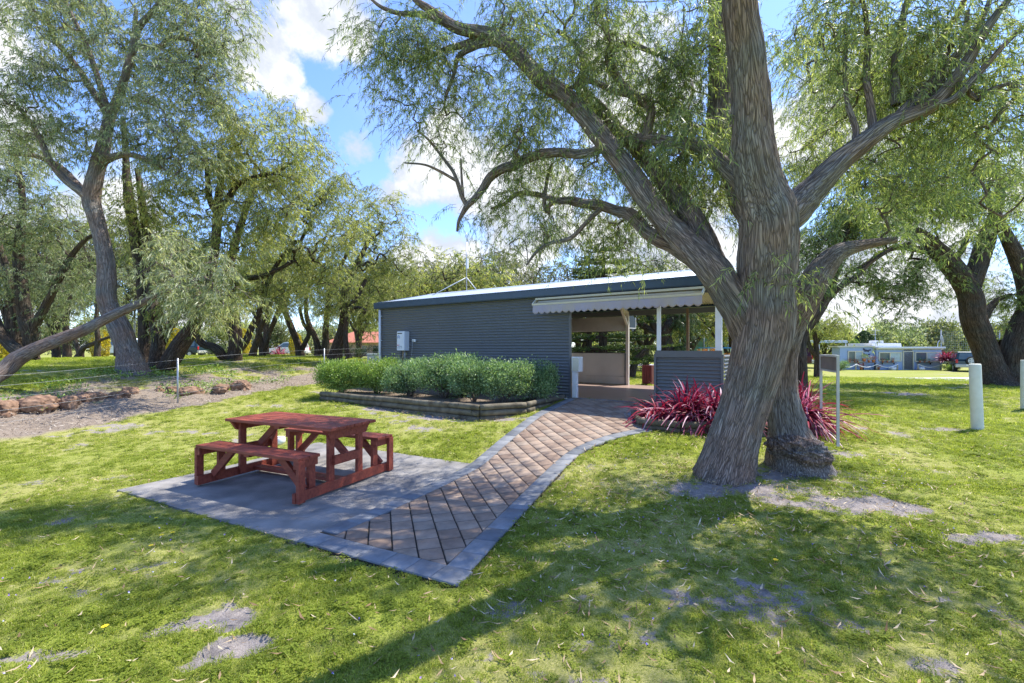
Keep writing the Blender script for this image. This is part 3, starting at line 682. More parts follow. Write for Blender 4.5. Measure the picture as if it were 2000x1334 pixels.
# things fixed to or standing by the building
def bw(x, y, z): v = bl(x, y); return Vector((v.x, v.y, BZ + z))
def at_b(name, x, y, z, label, cat, group=None): return empty(name, bw(x, y, z), BROT, label, cat, group)
wh = at_b('water_heater', -5.75, -.012, 1.17, 'white gas water heater mounted on the corrugated wall above the shrubs', 'water heater')
b = MB(); b.box((0, -.1, .30), (.34, .19, .60), M['heater'], bevel=.012); b.build('casing', None, wh)
b = MB(); b.box((0, -.205, .30), (.325, .022, .585), M['heater'], bevel=.009); b.build('front_cover', None, wh)
MB().box((-.03, -.2165, .535), (.2, .012, .026), M['black'], bevel=.003).build('flue_slot', None, wh)
b = MB()
prof = [(-.13 , .39), (-.13, .46)] 
b.tube([(-.125, -.2175, .375), (-.125, -.2175, .44), (-.11, -.2175, .465), (-.085, -.2175, .475), (-.06, -.2175, .465), (-.045, -.2175, .44), (-.045, -.2175, .375)], .006, M['ink_blue'], 6)
b.tube([(-.12, -.2175, .425), (-.05, -.2175, .425)], .009, M['ink_blue'], 6); b.build('emblem', None, wh)
b = MB()
for k, (x, z, wd) in enumerate([(-.12, .175, .05), (-.06, .175, .035), (-.115, .155, .06)]): b.box((x, -.217, z), (wd, .006, .012), M['ink_red'])
for x in (-.085, -.05, -.015, .02, .05): b.box((x, -.217, .135), (.024, .006, .02), M['ink_grey'])
for k in range(3):
    for q_ in range(2): b.box((-.115 + k * .075 + q_ * .022, -.217, .085), (.014, .006, .024), M['ink_grey'])
b.build('lettering', None, wh)
b = MB()
for x, m_ in ((-.07, 'black'), (.0, 'brass'), (.06, 'galv'), (.1, 'galv')): b.tube([(x, -.12, .01), (x, -.12, -.25), (x, -.05, -.32)], .011, M[m_], 8)
b.tube([(.04, -.12, -.04), (.04, -.12, -.10)], .022, M['brass'], 8); b.build('pipes', None, wh)
po = at_b('power_outlet', -5.34, -.012, 1.48, 'small white weatherproof power point with grey cable beside the water heater', 'power point')
MB().box((0, -.03, 0), (.13, .05, .085), M['white'], bevel=.01).box((-.025, -.06, -.005), (.05, .03, .05), M['sign_post'], bevel=.005).build('housing', None, po)
MB().tube([(-.03, -.07, -.03), (-.05, -.06, -.2), (-.09, -.05, -.42), (-.1, -.05, -.62)], .006, M['galv'], 6).build('cable', None, po)
tp = at_b('garden_tap', -.34, -.01, .55, 'small brass garden tap on the corrugated wall near its right end', 'tap')
b = MB(); b.tube([(0, 0, 0), (0, -.07, 0), (0, -.1, -.04)], .011, M['brass'], 8); b.tube([(0, -.05, 0), (0, -.05, .04)], .006, M['brass'], 6); b.box((0, -.05, .045), (.05, .012, .008), M['brass']); b.build('tap_body', None, tp)
pe = at_b('pedestal_box', .10, .02, 0, 'white metal box on a white post standing at the kitchen entrance', 'meter box')
MB().box((.03, 0, .40), (.12, .10, .80), M['white'], bevel=.006).build('post', None, pe)
MB().box((.09, -.01, .855), (.2, .2, .36), M['white'], bevel=.008).build('box', None, pe)
MB().box((.095, -.116, .855), (.165, .012, .32), M['cream'], bevel=.004).build('door', None, pe)
dr = MB().lathe([(.06, 0), (.07, .012), (.0, .014)], tuple(bw(-.03, -.16, .015)), M['white'], 16).build('drain_cover'); tag(dr, 'small round white drain cover on the path edging by the wall corner', 'drain cover')
bn = at_b('rubbish_bin', .18, 5.35, 0, 'dark maroon rubbish bin enclosure on the lawn behind the kitchen bay', 'bin')
b = MB()
for k in range(4): b.box((-.1 + k * .085, 0, .34), (.075, .03, .66), M['maroon'], bevel=.004)
b.box((.02, .02, .2), (.33, .02, .05), M['maroon']); b.box((.02, .02, .55), (.33, .02, .05), M['maroon']); b.build('front_slats', None, bn)
MB().box((.02, .22, .34), (.33, .36, .64), M['maroon'], bevel=.01).build('box', None, bn)
# aerials
an = at_b('antenna_mast', -5.35, 2.5, 3.27, 'thin grey aerial mast with white box braced on the left of the roof ridge', 'antenna')
MB().tube([(0, 0, 0), (0, 0, 1.75)], .017, M['galv'], 8).tube([(0, 0, 1.75), (0, 0, 2.1)], .008, M['galv'], 6).build('mast', None, an)
MB().box((.05, -.03, .98), (.08, .07, .35), M['white'], bevel=.01).build('box', None, an)
MB().tube([(0, 0, .5), (-.95, -.9, -.22)], .014, M['white'], 6).tube([(0, 0, .5), (.6, -.2, -.0)], .014, M['white'], 6).build('brace', None, an)
av = at_b('tv_antenna', -4.4, 5.6, 3.0, 'grey television aerial with upright rods just behind the roof ridge', 'antenna')
b = MB(); b.tube([(0,0,-3.0),(0,0,.75)], .016, M['galv'], 6); b.build('mast', None, av)
b = MB(); b.tube([(-.2,0,.7),(1.9,0,.75)], .012, M['galv'], 6)
for k in range(9): b.tube([(-.1+k*.22,0,.55),(-.1+k*.22,0,.95)], .006, M['galv'], 5)
for k in (2, 5, 8): b.tube([(-.1+k*.22,0,.35),(-.1+k*.22,0,1.35)], .007, M['galv'], 5)
b.build('rods', None, av)
fl_ = at_b('floodlight', 3.78, -.1, 2.72, 'white twin floodlight on the right corner of the roof seen between the trunks', 'floodlight')
b = MB(); b.box((0, 0, .1), (.16, .14, .22), M['white'], bevel=.03); b.build('housing', None, fl_)
b = MB(); b.tube([(.03, -.02, .2), (.12, -.05, .27), (.22, -.08, .22)], .014, M['white'], 8); b.build('arm', None, fl_)
MB().lathe([(.02, .07), (.05, .05), (.085, -.05), (.08, -.055)], (.24, -.085, .15), M['white'], 16).build('lamp_head', None, fl_)
MB().lathe([(.02, .07), (.05, .05), (.085, -.05), (.08, -.055)], (.1, -.02, -.12), M['white'], 16).build('lamp_head', None, fl_)

# ================================================================== PICNIC TABLE
tab = empty('picnic_table', (-2.36, 4.98, .012), math.atan2(.41, -.911) + math.pi, 'dark red stained timber picnic table with two joined benches on the concrete slab', 'picnic table')
# local: +x = towards the right sled end; origin near right foot; -x to the left, +y to the back
TWd = M['red_wood']
def plank(a, b_, wd, ht, mb): mb.bar(a, b_, wd, ht, None, bevel=.004)
def tb(name, parent=None): return MB()
SX = [-.0, -1.68]
for sx in SX:
    m_ = MB(); m_.bar((sx-.02, -.02, .065), (sx-.02, 1.59, .065), .045, .11, None, .004); m_.build('ground_rail', TWd, tab)
    s = 1 if sx == 0 else -1
    xo = sx - .02 - s * .045
    for y0, hh in ((.035, .47), (.255, .47), (.545, .74), (1.025, .74), (1.315, .47), (1.535, .47)):
        m_ = MB(); xi = sx + (.025 if s > 0 else -.065) if y0 in (.035, 1.535) else xo
        lo = .01 if y0 in (.035, 1.535) else .03
        m_.box((xo if y0 not in (.035, 1.535) else sx - .02 + s * .0455, y0, (lo + hh) / 2), (.045, .09, hh - lo), None, bevel=.004); m_.build('leg', TWd, tab)
    for y0 in (.145, 1.425):
        m_ = MB(); m_.bar((sx - .02, y0 - .15, .425), (sx - .02, y0 + .15, .425), .045, .09, None, .004); m_.build('seat_bearer', TWd, tab)
    m_ = MB(); m_.bar((sx - .02 , .55, .36), (sx - .02, 1.02, .36), .045, .11, None, .004); m_.build('cross_rail', TWd, tab)
    m_ = MB(); m_.prism([(.41, .735), (1.16, .735), (1.08, .62), (.49, .62)], sx - .0425, sx + .0025, None, 'x', .003); m_.build('top_bearer', TWd, tab)
    for y0, top, bot in ((.145, .45, .10), (1.425, .45, .10)):
        m_ = MB(); m_.bar((sx - s * .05, y0, bot + .02), (sx - s * .42, y0, top), .045, .09, None, .004); m_.build('brace', TWd, tab)
    m_ = MB(); m_.bar((sx - s * .05, .785, .38), (sx - s * .45, .785, .72), .045, .09, None, .004); m_.build('brace', TWd, tab)
m_ = MB(); m_.bar((-1.66, .785, .055), (-.04, .785, .055), .14, .045, None, .004); m_.build('stretcher', TWd, tab)
m_ = MB(); m_.bar((-.85, .43, .717), (-.85, 1.14, .717), .09, .04, None, .004); m_.build('batten', TWd, tab)
for y0 in (.145, 1.425):
    m_ = MB(); m_.bar((-.85, y0 - .12, .448), (-.85, y0 + .12, .448), .09, .035, None, .004); m_.build('batten', TWd, tab)
for k in range(6):
    m_ = MB(); m_.bar((-1.80, .4605 + k * .13, .756), (.09, .4605 + k * .13, .756), .123, .036, None, .005); m_.build('top_board', TWd, tab)
for y0 in (.145, 1.425):
    for k in range(2):
        m_ = MB(); m_.bar((-1.75, y0 - .078 + k * .156, .487), (.035, y0 - .078 + k * .156, .487), .148, .036, None, .005); m_.build('seat_board', TWd, tab)
pg_ = G(545, 868)
pot = empty('plant_pot', (pg_.x, pg_.y, pg_.z), 0, 'small white round pot on the grass behind the picnic table', 'pot')
MB().lathe([(.06, 0), (.09, .01), (.105, .06), (.10, .12), (.092, .13), (.08, .118), (.0, .115)], (0,0,0), M['white'], 24).build('bowl', None, pot)
MB().lathe([(.078, .1165), (.0, .119)], (0,0,0), M['dark'], 20).build('soil', None, pot)

# ================================================================== LOG EDGING
def log_wall(name, pts, rows, label, ztop, r=.062, group=None, zb=None):
    t = empty(name, (pts[0][0], pts[0][1], ztop - 2 * r * rows), 0, label, 'garden edging', group)
    o0 = Vector((pts[0][0], pts[0][1], ztop - 2 * r * rows)); rr = random.Random(len(name) + rows)
    for k in range(rows):
        z = ztop - r - k * 2 * r * .97
        for i in range(len(pts) - 1):
            a, b_ = Vector(pts[i]).to_2d(), Vector(pts[i + 1]).to_2d(); ln = (b_ - a).length; cuts = [0]
            while cuts[-1] + 2.6 < ln: cuts.append(cuts[-1] + 1.9 + rr.random() * .6 + (0 if k != 1 else .3))
            cuts.append(ln)
            for c0, c1 in zip(cuts[:-1], cuts[1:]):
                if c1 - c0 < .15: continue
                n_ = max(4, int((c1 - c0) / .12)); q_ = []
                rs = []
                ry = r * (1 + rr.uniform(-.05, .06))
                for j in range(n_ + 1):
                    s_ = c0 + .008 + (c1 - c0 - .016) * j / n_; p_ = a + (b_ - a).normalized() * s_
                    q_.append((p_.x - o0.x, p_.y - o0.y, z - o0.z + .006 * math.sin(s_ * 3 + k))); rs.append(ry * (1 + .03 * math.sin(s_ * 7 + k * 2 + i)))
                rs[0] *= .93; rs[-1] *= .93
                m_ = MB(); m_.tube(q_, rs, None, 14); m_.build('log', M['log'], t)
    return t
log_wall('log_edging', BED1[:3] + [bl(-.1, -.12)], 3, 'three weathered round logs stacked as the long edging of the shrub bed', .61)
b2g = [G(1238, 812), G(1250, 836), G(1330, 846), G(1420, 845)]
log_wall('log_edging', [Vector((p.x, p.y)) for p in b2g] + [Vector((4.1, 7.35)), Vector((5.2, 7.65))], 3, 'low log edging round the red flax bed at the foot of the big tree', .50, .058)
def soil_fill(name, poly, z0, label):
    o = sheet(name, poly, mat(name + '_mulch', (.10,.075,.055), .95, col2=(.26,.20,.15), scale=30, bump=1, bscale=60), 0, .15, .3, zf=lambda x, y: z0 + .025 * fbm(np.stack([x*3, y*3, x*0], -1), 3) + 0 * x)
    return tag(o, kind='structure')
c1 = sum(BED1, Vector((0, 0))) / 5
soil_fill('shrub_bed_soil', [p + (c1 - p).normalized() * .05 for p in BED1], .53, '')
B2 = [Vector((p.x, p.y)) for p in b2g] + [Vector((4.1, 7.35)), Vector((5.2, 7.65)), Vector((5.35, 8.6)), bl(3.5, -.05), bl(2.15, -.05)]
c2 = sum(B2, Vector((0, 0))) / len(B2)
soil_fill('flax_bed_soil', [p + (c2 - p).normalized() * .05 for p in B2], .43, '')

# ================================================================== RIGHT HAND SIDE: sign, bollards
sgr, sgl = G(1636.5, 878.6), G(1603.5, 850.5)
sx_ = Vector((sgr.x - sgl.x, sgr.y - sgl.y)); ln = sx_.length; ang = math.atan2(sx_.y, sx_.x)
sg = empty('sign_frame', sgl, ang, 'low two-legged sign frame with a dark board beside the red flax', 'sign')
for x in (0, ln): MB().box((x, 0, .67), (.036, .036, 1.34), M['sign_post'], bevel=.004).build('leg', None, sg)
MB().box((ln / 2, .0, 1.215), (ln - .06, .02, .2), M['sign_back'], bevel=.003).build('board', None, sg)
MB().box((ln / 2, 0, 1.335), (ln - .058, .06, .03), M['sign_post']).box((ln / 2, 0, 1.1), (ln - .058, .05, .025), M['sign_post']).build('rail', None, sg)
def bollard(px, py, h, tilt, label):
    g = G(px, py); o = empty('bollard', g, 0, label, 'bollard', 'pale round bollards on the lawn'); o.rotation_euler = tilt
    prof = [(.085, -.1), (.086, .0), (.085, .5), (.082, h - .02), (.075, h), (.0, h + .002)]
    m_ = MB(); m_.lathe(prof, (0,0,0), M['bollard'], 28); m_.build('post', None, o); return o
bollard(1909, 838, 1.16, (0, R(-2.2), 0), 'cream painted round timber bollard leaning slightly, in the sunny lawn right of the flax')
bollard(2003, 801, 1.16, (0, 0, 0), 'cream painted bollard cut by the right edge in front of the big forked trunk')

# ================================================================== WIRE FENCE + ROCKS + MULCH BANK
def fpt(t, z=0): p = FA + FD * t; return Vector((p[0], p[1], H(p[0], p[1]) + z))
wf = empty('wire_fence', fpt(0), 0, 'low wire fence with thin galvanised posts along the mulched bank', 'fence')
def rel(o, v): return v - o.location
for k, t in enumerate((-10.4, -5.2, 0, 5.14, 10.3)):
    a = rel(wf, fpt(t, -.1)); b_ = rel(wf, fpt(t, 1.1)); MB().tube([a, b_], .02, M['galv'], 8).build('post', None, wf)
for zz in (1.06, .88, .66, .44, .22):
    m_ = MB(); ts = np.linspace(-10.4, 10.3, 41); m_.tube([rel(wf, fpt(t, zz - .03 * math.sin(math.pi * ((t + 10.4) % 5.2) / 5.2))) for t in ts], .003, M['wire'], 5); m_.build('wire', None, wf)
def rock(px, py, wpx, hpx, seed, label):
    g = G(px, py); k = g.y / F; a, c = wpx * k * .43, hpx * k * .9
    bm = bmesh.new(); bmesh.ops.create_icosphere(bm, subdivisions=5, radius=1)
    P = np.array([v.co[:] for v in bm.verts]); d = 1 + .34 * fbm(P * 1.2 + seed * 7, 3) + .16 * np.abs(fbm(P * 3 + seed, 4)) + .04 * fbm(P * 11 + seed, 3)
    P = np.sign(P) * np.abs(P) ** .8 * d[:, None]
    for v, p_ in zip(bm.verts, P): v.co = (p_[0] * a, p_[1] * a * .75, p_[2] * c * .58 + c * .16)
    for f in bm.faces: f.smooth = True
    me = bpy.data.meshes.new('rock'); bm.to_mesh(me); bm.free(); me.materials.append(M['rock'])
    o = bpy.data.objects.new('rock', me); COL.objects.link(o); o.location = g; o.rotation_euler = (0, 0, seed)
    return tag(o, label, 'rock', 'laterite rocks on the mulched bank')
for i, (px, py, w_, h_, lb) in enumerate([(371,771,42,24,'rounded orange rock just right of the fence post'),(430,766,40,20,'flat tan rock between the other two right of the fence post'),(471,760,37,23,'upright brown rock, the last one right of the fence post'),
    (338,768,22,18,'small dark brown rock partly behind the fence post'),(312,765,18,14,'small pale rock left of the fence post'),(232,780,34,24,'red brown angular rock among green weeds'),(255,766,26,16,'small rust coloured rock behind the angular one'),
    (175,782,50,26,'grey brown rock right of the broad tan rock'),(135,795,42,28,'dark cracked rock beside the broad tan rock'),(72,798,66,32,'broad tan rock with weeds at its foot'),(12,806,44,30,'purple brown rock cut by the left edge')]):
    rock(px, py, w_, h_, i + 1, lb)

# ================================================================== BLUE HOUSE AND ITS FRONT
def facing(px0, px1, Yd):
    a = ((px0 - CX) / F * Yd, (px1 - CX) / F * Yd); return a
HYd = 44.0; hx0, hx1 = facing(1640, 1834, HYd); HZ = H((hx0+hx1)/2, HYd)
HZ = E - (722 - HY) * HYd / F
def hx(px): return (px - 1640) / F * HYd
def hz(py): return (722 - py) / F * HYd
hs = empty('blue_house', (hx0, HYd, HZ), 0, 'low pale blue flat roofed house with cream window frames across the lawn', 'house')
hm = MB(); hm.box((hx(1674), .55, hz(678) / 2 - .25), (hx(1707) - 0, 1.1, hz(678) + .5), M['blue_wall']); hm.build('wall', None, hs)
hm = MB(); hm.box(((hx(1707) + hx(1834)) / 2, 2.2, hz(683) / 2 - .25), (hx(1834) - hx(1707), 5, hz(683) + .5), M['blue_wall']); hm.build('wall', None, hs)
m_ = MB(); m_.box((hx(1672), .5, hz(677)+.02), (hx(1708)+.3, 1.3, .1), M['cream']); m_.build('roof', None, hs)
m_ = MB(); m_.box((hx(1770), 2.1, hz(679)), (hx(1836) - hx(1706), 5.5, .16), M['roof_white'], bevel=.03); m_.box((hx(1770), -.38, hz(681.5)), (hx(1836) - hx(1706), .06, .1), M['cream']); m_.build('roof', None, hs)
MB().box((hx(1737), 1.9, hz(674.5)), (hx(1766)-hx(1708), 3.2, .42), M['roof_white'], bevel=.03).build('roof_box', None, hs)
ac = MB(); ac.box((hx(1737), 1.6, hz(668.5)), (.85, .8, .38), M['roof_white'], bevel=.06); ac.box((hx(1737), 1.19, hz(668.5)), (.6, .02, .16), M['galv']); ac.build('air_cooler', None, hs)
def hwin(x0, x1, y0, y1, ysurf, split):
    w_ = MB(); X0, X1, Z0, Z1 = hx(x0), hx(x1), hz(y1), hz(y0); t = .09
    w_.box(((X0+X1)/2, ysurf-.03, Z1-t/2), (X1-X0, .08, t), M['cream']); w_.box(((X0+X1)/2, ysurf-.03, Z0+t/2), (X1-X0, .08, t), M['cream'])
    for x in (X0+t/2, X1-t/2, hx(split)): w_.box((x, ysurf-.032, (Z0+Z1)/2), (t, .08, Z1-Z0-.002), M['cream'])
    o = w_.build('window', None, hs)
    MB().box(((X0+hx(split))/2, ysurf-.012, (Z0+Z1)/2), (hx(split)-X0-.1, .02, Z1-Z0-.1), M['glass']).build('pane', None, o)
    MB().box(((X1+hx(split))/2, ysurf-.014, (Z0+Z1)/2), (X1-hx(split)-.1, .02, Z1-Z0-.1), M['curtain']).build('pane', None, o)
hwin(1655.5, 1685, 685, 707.5, 0, 1670); hwin(1711, 1755, 687.5, 705.5, -.3, 1733); hwin(1781, 1832, 687, 706.5, -.3, 1804)
dd = MB(); X0, X1 = hx(1757.5), hx(1778.5)
dd.box(((X0+X1)/2, -.34, hz(686)), (X1-X0, .1, .08), M['cream'])
for x in (X0+.04, X1-.04): dd.box((x, -.342, (hz(686)-.05)/2), (.08, .1, hz(686)-.05), M['cream'])
do = dd.build('door_frame', None, hs)
dd = MB(); dd.box(((X0+X1)/2, -.305, hz(687)/2), (X1-X0-.17, .02, hz(687)-.06), M['dark'])
for k in range(24):
    z = .05 + k * .073; dd.box(((X0+X1)/2, -.32, z), (X1-X0-.17, .012, .016), M['galv'])
for k in range(9): dd.box((X0+.12+k*.095, -.325, hz(687)/2), (.014, .012, hz(687)-.08), M['galv'])
dd.build('screen_door', None, hs)
b = MB()
for k in range(7): b.box((hx(1760.5)+k*.12, -.33, hz(684)+.02*(k%2)), (.07, .03, .1), M['purple_orn'])
b.build('house_name_letters', None, hs)
def butterfly(px, py, lb):
    o = empty('wall_butterfly', (hx0+hx(px), HYd-.03, HZ+hz(py)), 0, lb, 'wall ornament', 'metal butterflies on the blue wall'); m_ = MB()
    for s, pts in ((-1, [(0,0),(-.3,.22),(-.33,.02),(-.18,-.04),(-.2,-.17),(-.04,-.12)]), (1, [(0,0),(.42,.1),(.38,-.04),(.22,-.07),(.2,-.2),(.05,-.12)])): m_.prism(pts[::s], -.02, 0, M['purple_orn'], 'y')
    m_.build('wings', None, o); MB().tube([(0,-.03,-.14),(0,-.03,.08)], .025, M['purple_orn'], 6).build('body', None, o)
butterfly(1692, 684, 'dark metal butterfly on the blue wall, the upper one'); butterfly(1691, 692.5, 'dark metal butterfly on the blue wall, the lower one')
# rope fence in front
rfz = lambda x, y: H(x, y)
def house_pt(px, dy=-1.0): Yd = HYd + dy; return Vector(((px - CX) / F * Yd, Yd, H((px - CX) / F * Yd, Yd)))
rp = [1643, 1671.5, 1712, 1753, 1793, 1837, 1858]
for seg, (ids, lb) in enumerate([([0,1,2,3], 'white rope slung between short timber posts left of the house door'), ([4,5,6], 'white rope slung between short timber posts right of the house door')]):
    base = house_pt(rp[ids[0]]); rfn = empty('rope_fence', base, 0, lb, 'rope fence')
    pts = [house_pt(rp[i]) - base for i in ids]
    for p_ in pts: MB().tube([p_ + Vector((0,0,-.1)), p_ + Vector((0,0,.62))], .06, M['wood_post'], 8).build('post', None, rfn)
    for a, c in zip(pts[:-1], pts[1:]):
        q_ = [a.lerp(c, t) + Vector((0, -.06, .56 - .28 * math.sin(math.pi * t))) for t in np.linspace(0, 1, 13)]
        MB().tube(q_, .032, M['white'], 6).build('rope', None, rfn)
# satellite dish, mast, whip aerials
sdp = W(1831, 676, HYd + 2); sdh = empty('satellite_dish', sdp, 0, 'grey satellite dish on the right end of the blue house roof', 'satellite dish')
m_ = MB(); m_.lathe([(.0, .0), (.3, .03), (.52, .12), (.54, .13), (.3, .05), (0, .02)], (0,0,0), M['galv'], 24); dish = m_.build('reflector', None, sdh); dish.location = (.22, -.1, .62); dish.rotation_euler = (R(80), 0, R(58))
MB().tube([(0,0,-.1),(.05,0,.35),(.18,-.05,.6)], .03, M['white'], 8).tube([(-.15,-.2,0),(.05,0,.3)], .02, M['white'], 6).build('mount', None, sdh)
ma = W(1709.5, 690, HYd+3); mm_ = empty('roof_aerial', ma, 0, 'tall thin television aerial mast behind the left of the blue house', 'antenna')
MB().tube([(0,0,-1.2),(0,0,2.6)], .035, M['galv'], 6).build('mast', None, mm_)
m_ = MB()
for z in (2.35, 1.95):
    m_.tube([(-.35,0,z),(.35,0,z)], .015, M['galv'], 5)
    for k in range(4): m_.tube([(-.3+k*.2,-.3,z),(-.3+k*.2,.3,z)], .012, M['galv'], 5)
m_.build('rods', None, mm_); MB().lathe([(.02,0),(.14,.08),(.14,.2),(.02,.26)], (0,-.1,.75), M['white'], 12).build('cap', None, mm_)
# flower pots along the house front
def pot_plant(px, dy, zoff, s, mname, lb, gp=None, pot_m='terracotta'):
    p_ = Vector(((px - CX) / F * (HYd + dy), HYd + dy, HZ + zoff)); o = empty('potted_flower', p_, 0, lb, 'pot plant', gp or 'flower pots on the blue house front')
    MB().lathe([(.07*s,0),(.11*s,.18*s),(.12*s,.2*s),(.1*s,.19*s),(0,.185*s)], (0,0,0), M[pot_m], 12).build('pot', None, o)
    r_ = np.random.default_rng(int(px)); n_ = 260; c = r_.normal(0, .11*s, (n_, 3)) * (1.2, 1, .7) + (0, 0, .34*s)
    leaf_quads('foliage', c, .05*s, r_, [M['leaf_shrub'], M[mname]], o, split=.5); return o
POTS = [(1660,-.25,.72,.8,'flower_red','red flowers in the leftmost pot under the left window'),(1669,-.25,.72,.7,'flower_red','small flower pot second under the left window'),(1675,-.25,.72,.7,'flower_or','orange pot third under the left window'),
 (1688,-.55,.8,1.5,'leaf_shrub','big green plant on the stand below the butterflies'),(1697,-.55,.7,1.1,'flower_or','terracotta pot with orange flowers on the plant stand'),(1706,-.6,.7,1.4,'flower_red','bushy red geranium at the right end of the plant stand'),
 (1682,-.7,0.02,1.2,'flower_red','pot of pink flowers on the ground left of the plant stand'),(1716,-.7,0.02,1.2,'flower_red','pot of red flowers on the ground by the rope post'),
 (1724,-.5,.72,.8,'flower_red','red flowers at the left end of the shelf under the middle window'),(1733,-.5,.72,.8,'leaf_shrub','green plant in the middle of the shelf under the middle window'),(1744,-.5,.72,.9,'flower_red','red pot at the right end of the shelf under the middle window'),
 (1797,-.5,.72,.8,'leaf_shrub','green plant on the left of the shelf under the right window'),(1806,-.5,.72,.7,'flower_or','terracotta pot on the middle of the shelf under the right window'),(1815,-.5,.72,.7,'leaf_shrub','terracotta pot at the right end of the shelf under the right window')]
def shelf(px0, px1, z, dy, lb, legs=False):
    a, c = [Vector(((p_ - CX) / F * (HYd + dy), HYd + dy, HZ + z)) for p_ in (px0, px1)]; o = empty('plant_shelf', a, 0, lb, 'shelf')
    MB().box(((c.x-a.x)/2, 0, -.02), (c.x-a.x, .28, .04), M['brown_trim']).build('board', None, o)
    for x in (.1, c.x-a.x-.1):
        MB().box((x, .05 if not legs else 0, -.12 if not legs else -.36), (.04, .1, .18 if not legs else .66), M['black']).build('leg' if legs else 'bracket', None, o)
# big white stones by the door
def wstone(px, lb):
    p_ = house_pt(px, -.8); bm = bmesh.new(); bmesh.ops.create_icosphere(bm, subdivisions=3, radius=.3)
    for v in bm.verts: v.co *= 1 + .25 * float(vnoise(np.array(v.co[:]) * 4 + px)); v.co.z *= .8
    me = bpy.data.meshes.new('white_stone'); bm.to_mesh(me); bm.free(); me.materials.append(M['roof_white']); o = bpy.data.objects.new('white_stone', me); COL.objects.link(o); o.location = p_ + Vector((0,0,.12)); tag(o, lb, 'stone')
wstone(1744, 'rough white stone left of the house door'); wstone(1799, 'rough white stone right of the house door')

# ------------------------------------------------------------------ vehicles
def suv(name, px, py, Yd, rz, body_m, label):
    g = Vector(((px - CX) / F * Yd, Yd, E - (py - HY) * Yd / F)); c = empty(name, g, rz, label, 'car')
    # local: rear faces -y; length 4.5 in y, width 1.8
    secs = [(0, .45, 1.02, .86, 0), ]
    m_ = MB(); low = [(0,.42),(0.02,1.0),(.25,1.08),(3.3,1.08),(4.35,.95),(4.5,.75),(4.5,.42)]
    m_.prism(low, -.88, .88, body_m, 'x', .06); m_.build('body', None, c)
    m_ = MB(); V = []
    cab = [(.06,1.05,.84),(.22,1.72,.68),(.35,1.78,.66),(2.2,1.76,.66),(2.5,1.68,.68),(3.3,1.07,.82)]
    V = [(-w_, y, z) for y, z, w_ in cab] + [(w_, y, z) for y, z, w_ in cab]; k = len(cab)
    Fc = [[i, i+1, k+i+1, k+i] for i in range(k-1)] + [list(range(k))[::-1], list(range(k, 2*k))] + [[0, k, 2*k-1, k-1]]
    m_.geo(V, Fc, body_m); m_.build('cabin', None, c)
    m_ = MB(); m_.geo([(-.66,.055,1.12),(.66,.055,1.12),(.57,.19,1.64),(-.57,.19,1.64)], [[0,1,2,3]], M['glass']); m_.build('rear_window', None, c)
    for s in (-1, 1):
        m_ = MB(); m_.geo([(s*.838,.35,1.14),(s*.838,1.2,1.14),(s*.715,1.2,1.62),(s*.715,.42,1.62)], [[0,1,2,3]], M['glass']); m_.geo([(s*.838,1.3,1.14),(s*.838,3.0,1.14),(s*.715,2.45,1.62),(s*.715,1.3,1.62)], [[0,1,2,3]], M['glass']); m_.build('side_window', None, c)
        m_ = MB(); m_.box((s*.78, -.01, .95), (.16, .06, .32), M['lamp_red'], bevel=.02); m_.build('tail_light', None, c)
        m_ = MB(); m_.box((s*.98, 2.9, 1.15), (.18, .12, .16), M['black'], bevel=.03); m_.build('mirror', None, c)
    m_ = MB(); m_.box((0, -.06, .55), (1.76, .2, .28), M['car_silver'], bevel=.05); m_.build('bumper', None, c)
    m_ = MB(); m_.box((0, -.168, .62), (.42, .012, .12), M['white']); m_.build('number_plate', None, c)
    for y in (.85, 3.65):
        for s in (-1, 1):
            m_ = MB(); m_.tube([(s*.66, y, .34), (s*.90, y, .34)], .36, M['black'], 20, smooth=False); wl = m_.build('wheel', None, c)
            m_ = MB(); m_.tube([(s*.895, y, .34), (s*.915, y, .34)], .2, M['galv'], 14, smooth=False); m_.build('rim', None, wl)
    return c
cr_ = suv('parked_car', 1893, 727, 39.5, R(-36), M['car_green'], 'dark green four wheel drive with rear spare wheel parked by the blue house')
m_ = MB(); m_.tube([(.15, -.22, 1.0), (.15, -.02, 1.0)], .37, M['black'], 24, smooth=False); sp_ = m_.build('spare_wheel', None, cr_)
m_ = MB(); m_.tube([(.15, -.23, 1.0), (.15, -.215, 1.0)], .26, M['galv'], 20, smooth=False)
for k in range(5): a = k * 2 * math.pi / 5; m_.tube([(.15+.17*math.cos(a), -.24, 1.0+.17*math.sin(a)), (.15+.17*math.cos(a), -.228, 1.0+.17*math.sin(a))], .045, M['black'], 10, smooth=False)
m_.build('rim', None, sp_)
suv('parked_car', 1585, 718, 41, R(60), M['car_dark'], 'dark maroon car half hidden behind the big trunk beside the carport')
# carport behind the trunk
cpp = W(1575, 716, 46); cp = empty('carport', cpp, 0, 'open carport with pale flat roof and thin white posts left of the blue house', 'carport')
m_ = MB(); m_.box((1.3, 2.5, 2.6), (5.6, 5, .12), M['white']); m_.box((1.3, -.02, 2.5), (5.7, .05, .2), M['curtain']); m_.build('roof', None, cp)
for x in (-1.4, 1.3, 4.0): MB().tube([(x, .05, 0), (x, .05, 2.5)], .05, M['white'], 8).build('post', None, cp)
